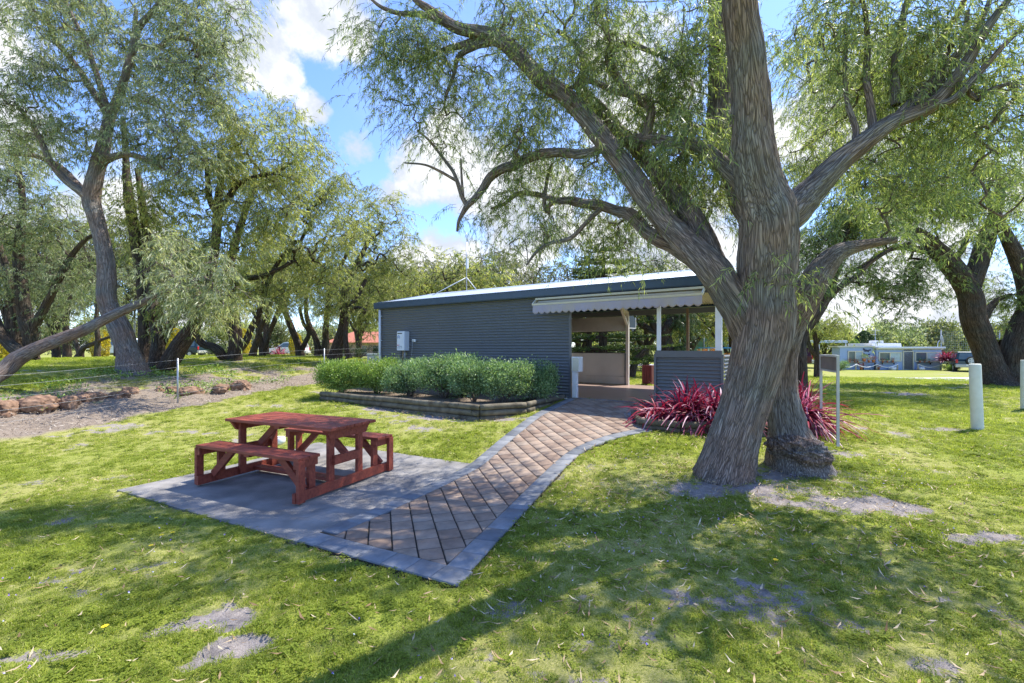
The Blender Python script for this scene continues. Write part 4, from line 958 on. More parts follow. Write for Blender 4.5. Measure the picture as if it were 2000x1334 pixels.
# tall mesh fence at the right behind the house
mfp = W(1838, 712, 56); mf = empty('mesh_fence', mfp, 0, 'tall green wire mesh fence behind the dark green car', 'fence')
for k in range(5): MB().tube([(k*3.6, 0, -.3), (k*3.6, 0, 4.2)], .05, M['galv'], 8).build('post', None, mf)
m_ = MB()
for k in range(59): m_.box((k*.25, .0, 2.0), (.008, .008, 4.2), M['galv'])
for k in range(17): m_.box((7.2, .0, .1+k*.25), (14.4, .008, .008), M['galv'])
m_.build('wire_mesh', None, mf)

# ================================================================== FAR LEFT: house, lamp post, distant cars, signs
fh = W(648, 702, 62); fo_ = empty('far_house', fh, 0, 'distant house with red tiled roof between the trees left of the shelter', 'house')
m_ = MB(); m_.box((3.6, 3, 1.1), (8, 6, 2.8), M['brick_wall']); m_.build('wall', None, fo_)
m_ = MB(); m_.geo([(-.9,-.6,2.3),(8.2,-.6,2.3),(8.2,6.6,2.3),(-.9,6.6,2.3),(1.9,3,3.9),(5.4,3,3.9)], [[0,1,5,4],[1,2,5],[2,3,4,5],[3,0,4],[3,2,1,0]], M['roof_tile']); m_.build('roof', None, fo_)
for x in (1.2, 4.2, 6.2): MB().box((x, -.02, 1.3), (1.1, .06, 1.0), M['glass']).build('window', None, fo_)
lp = G(263, 706); lp = Vector(((263-CX)/F*36, 36, H((263-CX)/F*36, 36))); lo_ = empty('street_lamp', lp, 0, 'thin pale lamp pole across the road behind the leaning trunk', 'street lamp')
MB().tube([(0,0,0),(0,0,5.5)], .07, M['galv'], 8).build('pole', None, lo_); MB().tube([(0,0,5.5),(.6,0,5.8),(1.3,0,5.85)], .04, M['galv'], 6).build('arm', None, lo_); MB().box((1.5,0,5.83), (.5,.2,.1), M['galv'], bevel=.03).build('lamp_head', None, lo_)
for px, Yd, rz, mt, lb in [(277, 42, 80, 'car_white', 'small white car parked across the road left of the leaning dark trunk'), (600, 55, 95, 'car_white', 'white car parked far across the road near the shelter'), (398, 48, 85, 'car_green', 'dark car parked across the road behind the low curved trunk')]:
    x = (px - CX) / F * Yd; suv('parked_car', px, HY + (E - H(x, Yd)) * F / Yd, Yd, R(rz), M[mt], lb)
uw = W(775, 712, 24)
tk = empty('utility_box', Vector(((727-CX)/F*19, 19, H((727-CX)/F*19, 19))), .3, 'pale green utility box just left of the shelter wall', 'utility box')
MB().box((0,0,.35), (.4,.35,.7), M['curtain'], bevel=.03).build('cabinet', None, tk); MB().box((0,0,.74), (.44,.4,.06), M['curtain'], bevel=.02).build('lid', None, tk)
# behind the kitchen bay: shade cloth fence, blue tarp table, far pale sheds
sf = W(1350, 702, 40); sfo = empty('shade_fence', sf, 0, 'green shade cloth fence seen over the half wall', 'fence')
MB().box((2.2, 0, .9), (6.6, .03, 2.4), M['shade_green']).build('cloth', None, sfo)
for k in range(4): MB().tube([(-1+k*2.1, -.05, -.4), (-1+k*2.1, -.05, 2.2)], .04, M['galv'], 8).build('post', None, sfo)
bt = W(1398, 700, 24); bo = empty('blue_table', bt, .2, 'bright blue plastic table seen past the right post', 'table')
MB().box((0,0,.55), (1.5,.8,.05), M['blue_plastic'], bevel=.01).build('table_top', None, bo)
for x in (-.65,.65):
    for y in (-.32,.32): MB().box((x,y,.26), (.05,.05,.54), M['white']).build('leg', None, bo)

# ================================================================== VEGETATION TOOLS
def unit(v): return v / (np.linalg.norm(v, axis=-1, keepdims=True) + 1e-9)
def leaf_quads(name, c, size, r_, mats, parent=None, split=.0, asp=.45, up=0.0, link=True):
    """small leaf faces at centres c, random directions"""
    n_ = len(c); d = unit(r_.normal(size=(n_, 3)) + (0, 0, up)); s = unit(np.cross(d, r_.normal(size=(n_, 3)))); l_ = size * r_.uniform(.7, 1.3, n_)[:, None]
    V = np.stack([c - d * l_ * .5, c + s * l_ * asp * .5, c + d * l_ * .5, c - s * l_ * asp * .5], 1).reshape(-1, 3)
    Fc = np.arange(n_ * 4).reshape(-1, 4); mi = (r_.random(n_) < split).astype(int) if split else None
    return npmesh(name, V, Fc, mats, parent, attrs={'tone': ('FLOAT', np.repeat(r_.random(n_), 4))}, mi=mi, link=link)
def proto_willow(r_, L=.42, nt=6, nl=20, ll=.085, lw=.011, droop=.55, spread=.12):
    lv, tone, tw = [], [], []
    for _ in range(nt):
        o = r_.normal(0, spread, 3); az = r_.uniform(0, 2 * math.pi); d = np.array([math.cos(az), math.sin(az), r_.uniform(-.3, .35)]); d = d / np.linalg.norm(d); l_ = L * r_.uniform(.6, 1.2)
        ts = np.linspace(0, 1, 5); P = o + d * l_ * ts[:, None] + np.array([0, 0, -1]) * droop * l_ * (ts ** 2)[:, None]; tw.append(P)
        t = r_.uniform(.1, 1, nl); p_ = o + d * l_ * t[:, None] + np.array([0, 0, -1]) * droop * l_ * (t ** 2)[:, None]
        tan = unit(d + np.array([0, 0, -1]) * 2 * droop * t[:, None]); side = unit(np.cross(tan, r_.normal(size=(nl, 3))))
        dr = unit(tan * .55 + side * .6 + np.array([0, 0, -.45]) + r_.normal(0, .15, (nl, 3))); s = unit(np.cross(dr, r_.normal(size=(nl, 3)))); l2 = ll * r_.uniform(.7, 1.25, nl)[:, None]
        w_ = lw * r_.uniform(.8, 1.3, nl)[:, None]
        lv.append(np.stack([p_, p_ + dr * l2 * .45 + s * w_ * .5, p_ + dr * l2 + np.array([0, 0, -.12]) * l2, p_ + dr * l2 * .45 - s * w_ * .5], 1)); tone.append(np.clip(r_.uniform(.1, .9, nl), 0, 1))
    return np.concatenate(lv), np.concatenate(tone), np.stack(tw)
def proto_bushy(r_, rad=.14, n_=70, ll=.045, lw=.016, up=.6):
    c = r_.normal(0, rad * .55, (n_, 3)); d = unit(unit(c) * .8 + (0, 0, up) + r_.normal(0, .5, (n_, 3))); s = unit(np.cross(d, r_.normal(size=(n_, 3)))); l2 = ll * r_.uniform(.7, 1.3, n_)[:, None]; w_ = lw * r_.uniform(.8, 1.3, n_)[:, None]
    lv = np.stack([c, c + d * l2 * .5 + s * w_ * .5, c + d * l2, c + d * l2 * .5 - s * w_ * .5], 1)
    tw = np.stack([np.linspace(np.array([0, 0, -rad]), c[k] , 5) for k in range(3)]); return lv, r_.uniform(.1, .9, n_), tw
def tube_strips(P, Rr, sides):
    """P (n,m,3) polylines, Rr (n,m) radii -> verts, quads"""
    n_, m_, _ = P.shape; t = np.gradient(P, axis=1); t = unit(t); ref = np.zeros_like(t); ref[..., 0] = 1; ref = np.where(np.abs(t[..., :1]) > .85, np.array([0, 1., 0]), ref)
    u = unit(np.cross(t, ref)); v = np.cross(t, u); a = np.arange(sides) * 2 * math.pi / sides
    V = P[:, :, None] + (u[:, :, None] * np.cos(a)[:, None] + v[:, :, None] * np.sin(a)[:, None]) * Rr[:, :, None, None]
    idx = np.arange(n_ * m_ * sides).reshape(n_, m_, sides); nx2 = np.roll(idx, -1, 2)
    Q_ = np.stack([idx[:, :-1], nx2[:, :-1], nx2[:, 1:], idx[:, 1:]], -1).reshape(-1, 4)
    return V.reshape(-1, 3), Q_
def crown_mesh(name, anchors, protos, r_, mats, parent, base, scale=(.8, 1.25), tonef=None, tw_r=.0022, tilt=.25, link=True):
    Vs, Fs, Ts, MI = [], [], [], []; off = 0; pi_ = r_.integers(0, len(protos), len(anchors))
    atone = r_.normal(0, .12, len(anchors)) + (tonef if tonef is not None else 0)
    for k, (lv, tn, tw) in enumerate(protos):
        sel = np.where(pi_ == k)[0]
        if not len(sel): continue
        A_ = anchors[sel]; yaw = r_.uniform(0, 2 * math.pi, len(sel)); s = r_.uniform(*scale, len(sel)); c, sn = np.cos(yaw), np.sin(yaw)
        Rm = np.zeros((len(sel), 3, 3)); Rm[:, 0, 0] = c; Rm[:, 0, 1] = -sn; Rm[:, 1, 0] = sn; Rm[:, 1, 1] = c; Rm[:, 2, 2] = 1
        tx = r_.normal(0, tilt, (len(sel), 2)); Rm[:, 2, 0] = tx[:, 0]; Rm[:, 2, 1] = tx[:, 1]
        pts = np.concatenate([lv.reshape(-1, 3), tw.reshape(-1, 3)]); nl = len(lv) * 4
        Wp = np.einsum('aij,pj->api', Rm, pts) * s[:, None, None] + A_[:, None]
        LV = Wp[:, :nl].reshape(-1, 3); Vs.append(LV); Fs.append(np.arange(len(LV)).reshape(-1, 4) + off); off += len(LV); MI.append(np.zeros(len(LV) // 4, int))
        Ts.append(np.repeat(np.clip(tn[None] + atone[sel][:, None], 0, 1).ravel(), 4))
        TW = Wp[:, nl:].reshape(-1, tw.shape[1], 3); v, q_ = tube_strips(TW, np.linspace(tw_r * 1.5, tw_r * .6, tw.shape[1])[None].repeat(len(TW), 0), 3)
        Vs.append(v); Fs.append(q_ + off); off += len(v); MI.append(np.ones(len(q_), int)); Ts.append(np.zeros(len(v)))
    V = np.concatenate(Vs) - np.array(base)
    return npmesh(name, V, np.concatenate(Fs), mats, parent, attrs={'tone': ('FLOAT', np.concatenate(Ts))}, mi=np.concatenate(MI), link=link)
def grow(skel, skr, anchors, r_, r_tip=.0045, k=.5, m_=6, sag=.12, wander=.1):
    """connect every anchor to the skeleton by curved side branches; returns branch polylines and radii"""
    nodes = np.array(skel); par = np.full(len(nodes), -1); nrad = np.array(skr); cnt = np.zeros(len(nodes)); paths = []
    d0 = np.array([np.min(((nodes - a) ** 2).sum(1)) for a in anchors]); order = np.argsort(d0)
    cap = len(anchors) * m_ + len(nodes); buf = np.zeros((cap, 3)); buf[:len(nodes)] = nodes; nn_ = len(nodes); parent = np.full(cap, -1); own = {}
    for ai in order:
        a = anchors[ai]; d = buf[:nn_] - a; dist = (d ** 2).sum(1) + np.clip(d[:, 2], 0, None) ** 2 * 1.2; j = int(dist.argmin()); p0 = buf[j]; vec = a - p0; ln = np.linalg.norm(vec)
        if ln < .02: continue
        ts = np.linspace(0, 1, m_ + 1)[1:]; jit = r_.normal(0, wander * ln, 3); jit2 = r_.normal(0, wander * .5 * ln, 3)
        P = p0 + vec * ts[:, None] + np.sin(ts * math.pi)[:, None] * (jit + np.array([0, 0, sag * ln])) + np.sin(ts * 2 * math.pi)[:, None] * jit2
        ids = np.arange(nn_, nn_ + m_); buf[ids] = P; parent[ids[0]] = j; parent[ids[1:]] = ids[:-1]; nn_ += m_; paths.append((j, ids))
    count = np.zeros(nn_); 
    for j, ids in paths: count[ids[-1]] += 1
    for i in range(nn_ - 1, len(skel) - 1, -1):
        if parent[i] >= 0: count[parent[i]] += count[i]
    rad = r_tip * np.maximum(count, 1) ** k
    PP, RR = [], []
    for j, ids in paths:
        rj = min(rad[ids[0]] * 1.1, skr[j] * .8) if j < len(skel) else min(rad[ids[0]] * 1.1, rad[j])
        PP.append(np.vstack([buf[j][None], buf[ids]])); RR.append(np.concatenate([[rj], np.minimum(rad[ids], rj)]))
    return np.array(PP), np.array(RR)
def limb_mesh(limbs, base, sides=24, step=.08, rough=.06, ridge=.0):
    """limbs: (n,4) arrays of x,y,z,r -> verts, faces, barkco, skeleton nodes"""
    Vs, Fs, Bs, sk, sr = [], [], [], [], []; off = 0
    for li_, Lm in enumerate(limbs):
        n_ = max(4, int(np.linalg.norm(np.diff(np.array(Lm)[:, :3], axis=0), axis=1).sum() / step)); P, _ = resample(Lm, n_)
        C, r_ = P[:, :3], np.maximum(P[:, 3], .006); t = unit(np.gradient(C, axis=0)); u = np.zeros_like(t); prev = np.cross(t[0], [0.3, .9, .1]); prev /= np.linalg.norm(prev)
        for i in range(n_): prev = prev - t[i] * prev.dot(t[i]); prev /= np.linalg.norm(prev); u[i] = prev
        v = np.cross(t, u); th = np.arange(sides) * 2 * math.pi / sides; cs, sn = np.cos(th), np.sin(th)
        s = np.concatenate([[0], np.cumsum(np.linalg.norm(np.diff(C, axis=0), axis=1))])
        q_ = np.stack([cs[None] * r_[:, None], sn[None] * r_[:, None], s[:, None] + 0 * cs[None]], -1) + li_ * 3.7
        rr = r_[:, None] * (1 + rough * fbm(np.stack([cs[None] * 1.3 + 0 * s[:, None], sn[None] * 1.3 + 0 * s[:, None], s[:, None] * 1.6 + li_ * 9 + 0 * cs[None]], -1), 3))
        if ridge: 
            rd = fbm(q_ * np.array([16, 16, 2.2]), 4); rr = rr * .965 + ridge * (np.abs(rd) - .5) * np.minimum(1, r_[:, None] / .12) + ridge * .5 * fbm(q_ * np.array([42, 42, 6]), 2) * np.minimum(1, r_[:, None] / .12)
        V = C[:, None] + (u[:, None] * cs[:, None] + v[:, None] * sn[:, None]) * rr[..., None]
        idx = np.arange(n_ * sides).reshape(n_, sides) + off; nx2 = np.roll(idx, -1, 1)
        Fs.append(np.stack([idx[:-1], nx2[:-1], nx2[1:], idx[1:]], -1).reshape(-1, 4)); Vs.append(V.reshape(-1, 3)); Bs.append(q_.reshape(-1, 3)); off += n_ * sides
        sk.append(C[1:]); sr.append(r_[1:])
    return np.concatenate(Vs) - np.array(base), np.concatenate(Fs), np.concatenate(Bs), np.concatenate(sk), np.concatenate(sr)
def blob_anchors(blobs, r_, world=False, clump=.6):
    out = []
    for b in blobs:
        if world: c = np.array(b[:3]); rx, ry, rz, n_ = b[3:7]
        else:
            px, py, Yd, rpx, rpy, n_ = b[:6]; c = np.array(W(px, py, Yd)); rx, rz = rpx * Yd / F, rpy * Yd / F; ry = b[6] if len(b) > 6 else (rx + rz) * .5
        k = int(n_ * 2.4); d = unit(r_.normal(size=(k, 3))) * (r_.random(k) ** .42)[:, None]; p_ = c + d * (rx, ry, rz)
        nz_ = fbm(p_ * 1.7 + 31, 2); keep = np.argsort(-(nz_ * clump + r_.random(k) * .5))[:n_]; out.append(p_[keep])
    return np.concatenate(out)
def limbW(pts): return np.array([[*W(px, py, Yd), wpx * Yd / F / 2] for px, py, Yd, wpx in pts])
PROTO = {}
r0 = np.random.default_rng(11)
PROTO['main'] = [proto_willow(r0, .38, 6, 24, .072, .0082, .75, .12) for _ in range(8)]
PROTO['mid'] = [proto_willow(r0, .55, 6, 20, .12, .018, .6, .16) for _ in range(6)]
PROTO['far'] = [proto_willow(r0, .8, 5, 12, .2, .04, .35, .26) for _ in range(6)]
PROTO['vfar'] = [proto_bushy(r0, .6, 34, .34, .14, .3) for _ in range(5)]
PROTO['shrub'] = [proto_bushy(r0, .10, 62, .046, .017, .7) for _ in range(8)]
def build_tree(name, label, cat, group, base, limbs, anchors, leaf, bark, proto, seed, sides=14, step=.15, ridge=0, rough=.07, tip=.005, k=.5, scale=(.8, 1.25), tonef=None, sag=.12, extra_limb_nodes=True, wander=.1, twr=.0022):
    r_ = np.random.default_rng(seed); base = np.array(base); t = empty(name, tuple(base), 0, label, cat, group)
    V, Q_, B_, sk, sr = limb_mesh(limbs, base, sides, step, rough, ridge)
    PP, RR = grow(sk, sr, anchors, r_, tip, k, sag=sag, wander=wander)
    npmesh('trunk', V, Q_, bark, t, attrs={'barkco': ('FLOAT_VECTOR', B_)}, smooth=True)
    v, q_ = tube_strips(PP, RR, 6); m_ = PP.shape[1]; s_ = np.concatenate([np.zeros((len(PP), 1)), np.cumsum(np.linalg.norm(np.diff(PP, axis=1), axis=2), axis=1)], 1)
    a = np.arange(6) * math.pi / 3; bc = np.stack([np.cos(a)[None, None] * RR[:, :, None], np.sin(a)[None, None] * RR[:, :, None], s_[:, :, None] + 0 * a[None, None]], -1).reshape(-1, 3)
    npmesh('branches', v - base, q_, bark, t, attrs={'barkco': ('FLOAT_VECTOR', bc)}, smooth=True)
    crown_mesh('crown', anchors, proto, r_, [leaf, M['twig']], t, base, scale, tonef, tw_r=twr)
    return t

# ================================================================== THE BIG TREE
mt_base = G(1415, 925)
A = [(1408,990,5.55,150),(1411,950,5.5,124),(1418,915,5.45,108),(1430,870,5.4,97),(1445,820,5.35,92),(1460,770,5.3,93),(1476,715,5.2,100),(1488,660,5.12,106),(1496,610,5.05,104),(1497,560,4.98,100),
     (1500,510,4.9,106),(1502,460,4.8,106),(1500,415,4.72,104),(1488,375,4.66,92),(1478,330,4.58,84),(1470,270,4.48,78),(1467,210,4.38,72),(1462,150,4.28,69),(1456,90,4.18,67),(1447,30,4.08,64),(1442,-40,3.98,60),(1436,-160,3.9,50),(1450,-320,3.9,38),(1500,-500,4.0,24)]
B_ = [(1560,930,5.75,130),(1552,900,5.75,112),(1540,850,5.75,76),(1531,800,5.72,64),(1525,750,5.68,58),(1527,690,5.6,58),(1540,640,5.5,58),(1560,600,5.4,60),(1584,560,5.3,56),(1610,520,5.25,46),(1640,492,5.2,34),(1690,478,5.2,20),(1750,468,5.15,12)]
Lm = [(1480,700,5.2,50),(1464,655,5.16,66),(1445,610,5.12,68),(1420,568,5.1,66),(1394,528,5.08,63),(1366,496,5.13,56),(1332,465,5.26,48),(1298,432,5.37,45),(1262,385,5.47,44),(1233,342,5.56,42),(1200,300,5.66,40),(1168,259,5.78,38),(1142,228,5.85,36),(1115,198,5.94,35),(1085,175,6.04,33),(1055,154,6.15,32),(1014,109,6.26,30),(974,76,6.39,28),(933,64,6.45,26),(895,55,6.4,22),(860,35,6.4,20),(835,16,6.36,15),(812,0,6.36,12),(795,-30,6.36,8)]
L1b = [(895,55,6.4,20),(860,40,6.4,15),(820,28,6.4,12),(780,26,6.4,9),(745,14,6.4,7),(720,-6,6.4,5)]
L1c = [(974,76,6.39,26),(940,78,6.5,20),(905,88,6.55,14),(870,96,6.6,10),(845,108,6.6,8),(822,118,6.6,6)]
L1d = [(960,80,6.44,18),(925,92,6.5,13),(895,112,6.5,10),(885,150,6.5,7),(870,190,6.5,5)]
L2 = [(1410,560,5.12,50),(1391,506,5.18,46),(1372,462,5.31,44),(1352,425,5.43,40),(1322,385,5.59,38),(1292,348,5.73,34),(1262,312,5.87,30),(1237,283,6,28),(1209,258,6.12,26),(1180,222,6.28,24),(1150,194,6.44,22),(1130,165,6.52,18),(1140,130,6.48,14),(1125,90,6.54,11),(1090,60,6.67,8)]
L3 = [(1385,530,5.16,44),(1350,500,5.34,40),(1318,480,5.49,32),(1290,468,5.62,30),(1266,455,5.73,26),(1249,437,5.82,26),(1230,418,5.92,24),(1205,412,6.04,20),(1175,402,6.17,20),(1144,398,6.32,19),(1115,392,6.44,17),(1085,392,6.57,14),(1055,381,6.7,11),(1014,378,6.86,9),(985,398,6.99,7),(960,407,7.11,5)]
L3b = [(1085,392,6.57,12),(1072,402,6.62,10),(1070,416,6.63,9),(1063,395,6.67,8),(1070,345,6.65,7),(1078,320,6.62,5)]
L3c = [(1180,402,6.13,10),(1150,430,6.14,9),(1115,465,6.18,8),(1075,475,6.28,7),(1050,490,6.32,6),(1028,518,6.41,4)]
L4 = [(1470,380,4.7,40),(1443,352,4.75,34),(1420,330,4.8,31),(1399,310,4.85,28),(1372,288,5.01,26),(1345,281,5.16,25),(1310,278,5.34,24),(1269,271,5.49,22),(1238,272,5.61,19),(1209,281,5.72,18),(1172,292,5.86,18),(1136,301,6,18),(1095,298,6.15,18),(1055,302,6.3,18),(1028,310,6.41,18),(1004,322,6.5,19),(980,330,6.59,18),(958,345,6.67,17),(945,365,6.7,16),(930,385,6.7,14),(913,402,6.7,12),(903,418,6.7,9),(896,432,6.7,7),(893,452,6.7,5)]
L4b = [(913,402,6.7,10),(903,385,6.7,9),(893,355,6.7,8),(885,335,6.7,7),(868,312,6.7,6),(852,291,6.7,6),(836,272,6.7,5),(815,255,6.7,4)]
L4c = [(905,390,6.7,6),(902,350,6.7,5),(900,310,6.7,4)]
L4d = [(890,352,6.7,6),(860,335,6.7,5),(830,322,6.7,4),(790,318,6.7,3)]
L5 = [(1262,274,5.52,20),(1268,240,5.45,19),(1272,215,5.43,18),(1258,196,5.49,18),(1235,185,5.57,17),(1215,165,5.65,16),(1200,142,5.71,16),(1190,120,5.74,15),(1190,103,5.74,14),(1204,94,5.69,13),(1222,86,5.62,12),(1245,90,5.54,10),(1280,105,5.4,8),(1320,125,5.25,6)]
L5b = [(1235,185,5.57,14),(1200,178,5.71,12),(1165,162,5.89,11),(1140,158,5.98,10),(1115,172,6.08,8),(1090,180,6.17,6)]
L5c = [(1192,105,5.74,12),(1187,70,5.75,10),(1175,40,5.8,9),(1168,10,5.83,8),(1172,-20,5.81,6)]
Rt = [(1515,440,4.8,60),(1548,412,4.78,64),(1580,378,4.75,54),(1612,345,4.7,47),(1645,312,4.66,42),(1680,284,4.6,38),(1712,258,4.56,34),(1745,237,4.5,30),(1785,222,4.45,27),(1820,205,4.4,25),(1845,180,4.36,24),(1870,150,4.3,22),(1893,115,4.26,20),(1915,75,4.2,18),(1938,40,4.15,15),(1965,5,4.1,12),(1990,-30,4.1,9)]
R2 = [(1745,237,4.5,22),(1790,190,4.5,18),(1830,150,4.5,15),(1870,105,4.5,13),(1910,50,4.5,11),(1930,10,4.5,9),(1940,-30,4.5,7)]
R3 = [(1750,205,4.6,18),(1748,160,4.6,16),(1750,110,4.6,14),(1760,50,4.6,12),(1775,-10,4.6,10)]
R4 = [(1705,250,4.6,16),(1700,200,4.65,13),(1692,150,4.7,12),(1695,90,4.7,10),(1690,30,4.7,8),(1680,-20,4.7,7)]
R5 = [(1820,205,4.4,16),(1860,195,4.3,13),(1905,150,4.25,12),(1950,100,4.2,10),(1990,60,4.2,8),(2040,20,4.2,6)]
R6 = [(1660,300,4.6,14),(1672,255,4.65,12),(1655,200,4.7,9),(1650,140,4.75,8),(1655,60,4.8,6)]
R7 = [(1780,222,4.45,12),(1830,170,4.5,10),(1880,90,4.6,9),(1890,20,4.6,7)]
C2 = [(1500,470,4.9,50),(1455,400,5.1,48),(1435,340,5.3,44),(1420,280,5.4,42),(1405,230,5.5,44),(1410,150,5.6,48),(1412,80,5.6,46),(1405,10,5.7,40),(1395,-60,5.7,34),(1380,-180,5.7,26)]
MT = [limbW(x) for x in (A, B_, Lm, L1b, L1c, L1d, L2, L3, L3b, L3c, L4, L4b, L4c, L4d, L5, L5b, L5c, Rt, R2, R3, R4, R5, R6, R7, C2)]
# roots: buttress fingers at the foot
for a_, ln_ in ((-2.5, .36), (-1.8, .34), (-1.1, .32), (-.3, .32), (2.6, .32), (2.0, .3)):
    c = Vector((mt_base.x + .02, mt_base.y + .02, H(mt_base.x, mt_base.y))); dx, dy = math.cos(a_), math.sin(a_)
    MT.append(np.array([[c.x+.16+dx*.03, c.y-.03+dy*.03, c.z+.62, .13], [c.x+.04+dx*.15, c.y+dy*.15, c.z+.27, .13], [c.x+dx*ln_*.75, c.y+dy*ln_*.75, c.z+.05, .10], [c.x+dx*ln_*1.15, c.y+dy*ln_*1.15, c.z-.06, .06]]))
for px, py, w0 in ((1508,905,34),(1590,905,40),(1620,900,22)):
    g = G(px, py); MT.append(np.array([[*W(1550, 840, 5.75), .16], [(g.x+W(1550,840,5.75).x)/2, (g.y+5.75)/2, g.z+.2, .12], [g.x, g.y, g.z, .07], [g.x+.12*np.sign(px-1550), g.y-.08, g.z-.08, .04]]))
MBL = [(790,70,6.5,80,70,31),(760,150,6.6,50,60,13),(880,150,6.6,110,80,43),(850,60,6.5,90,50,23),(990,40,6.45,130,60,40),(960,230,6.76,130,80,45),(860,250,6.8,70,50,14),(1090,110,6.17,120,100,50),(1060,290,6.48,110,60,36),(1210,50,5.72,120,80,45),
       (1240,190,5.7,110,90,45),(1180,330,6.03,110,70,36),(1330,90,5.26,90,110,47),(1370,250,5.41,80,100,40),(1380,380,5.58,60,70,31),(1290,400,6.02,80,60,32),(1100,430,6.53,120,45,29),(960,415,7.06,60,45,11),(1200,470,6.36,80,40,20),(1010,470,6.97,80,30,9),(1030,370,6.7,80,30,14),
       (1340,300,4.93,60,70,18),(1620,60,4.8,90,90,27),(1750,60,4.7,100,90,30),(1890,50,4.5,110,80,28),(1600,200,7,80,90,22),(1720,190,5,110,90,28),(1860,200,4.7,120,90,30),(1960,160,4.4,70,120,21),(1650,330,5.3,90,60,7),(1750,340,5.1,110,60,8),(1850,360,4.9,110,70,9),(1960,350,4.7,80,90,7),
       (1580,300,5.6,60,80,14),(1900,440,5,80,40,3),(1720,410,5.2,80,30,3),(1900,90,6.8,110,120,24),(1650,120,7.5,120,110,24),
       (900,-120,6.4,200,90,36),(1200,-150,5.56,260,120,28),(1500,-250,4.6,300,160,22),(1800,-150,4.5,260,120,19),(2150,100,4.3,160,200,16),(2100,350,4.6,120,120,8)]
r1 = np.random.default_rng(21)
MBL += [(1000,150,8.0,160,110,26), (1200,120,8.0,150,110,28), (1330,260,7.8,90,110,18), (1090,330,7.8,120,60,14), (1545,548,4.8,34,14,5), (1500,530,4.72,14,8,2), (1120,200,5.9,120,90,16), (1300,180,5.7,90,90,14), (1620,130,7,100,90,14), (1760,160,7.2,120,90,14), (1880,260,5.2,110,80,14)]
anc = blob_anchors(MBL, r1, clump=.8)
# extra foliage of the same crown, outside the picture, above the lawn to the right of the camera: shades the foreground
anc = np.concatenate([anc, blob_anchors([(4.6, 2.2, 5.6, 1.6, 1.2, .7, 20), (5.9, 4.4, 6.0, 1.6, 1.4, .9, 26)], r1, world=True)])
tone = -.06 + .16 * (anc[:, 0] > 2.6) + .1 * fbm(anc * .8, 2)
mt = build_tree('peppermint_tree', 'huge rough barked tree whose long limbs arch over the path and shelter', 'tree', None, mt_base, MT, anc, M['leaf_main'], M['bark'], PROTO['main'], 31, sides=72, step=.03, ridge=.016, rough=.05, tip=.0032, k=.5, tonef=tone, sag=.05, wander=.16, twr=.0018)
# burl: lumpy swelling round the foot of the second stem
bm = bmesh.new(); bmesh.ops.create_icosphere(bm, subdivisions=6, radius=1); P = np.array([v.co[:] for v in bm.verts]); d = 1 + .20 * fbm(P * 2.0 + 4, 4) + .13 * np.abs(fbm(P * 5, 4)) + .07 * fbm(P * 16, 3)
burl = W(1560, 872, 5.62); th = .45
Pb = P * d[:, None]; Pn = np.stack([Pb[:, 0] * .31, Pb[:, 1] * .27, Pb[:, 2] * .20 - Pb[:, 0] * .08 - .06], 1)
Fi = np.array([[v.index for v in f.verts] for f in bm.faces]); bm.free()
npmesh('burl', Pn + np.array(burl) - np.array(mt_base), Fi, M['bark'], mt, attrs={'barkco': ('FLOAT_VECTOR', np.stack([Pn[:, 0], Pn[:, 1], Pn[:, 2] * 4], 1))}, smooth=True)

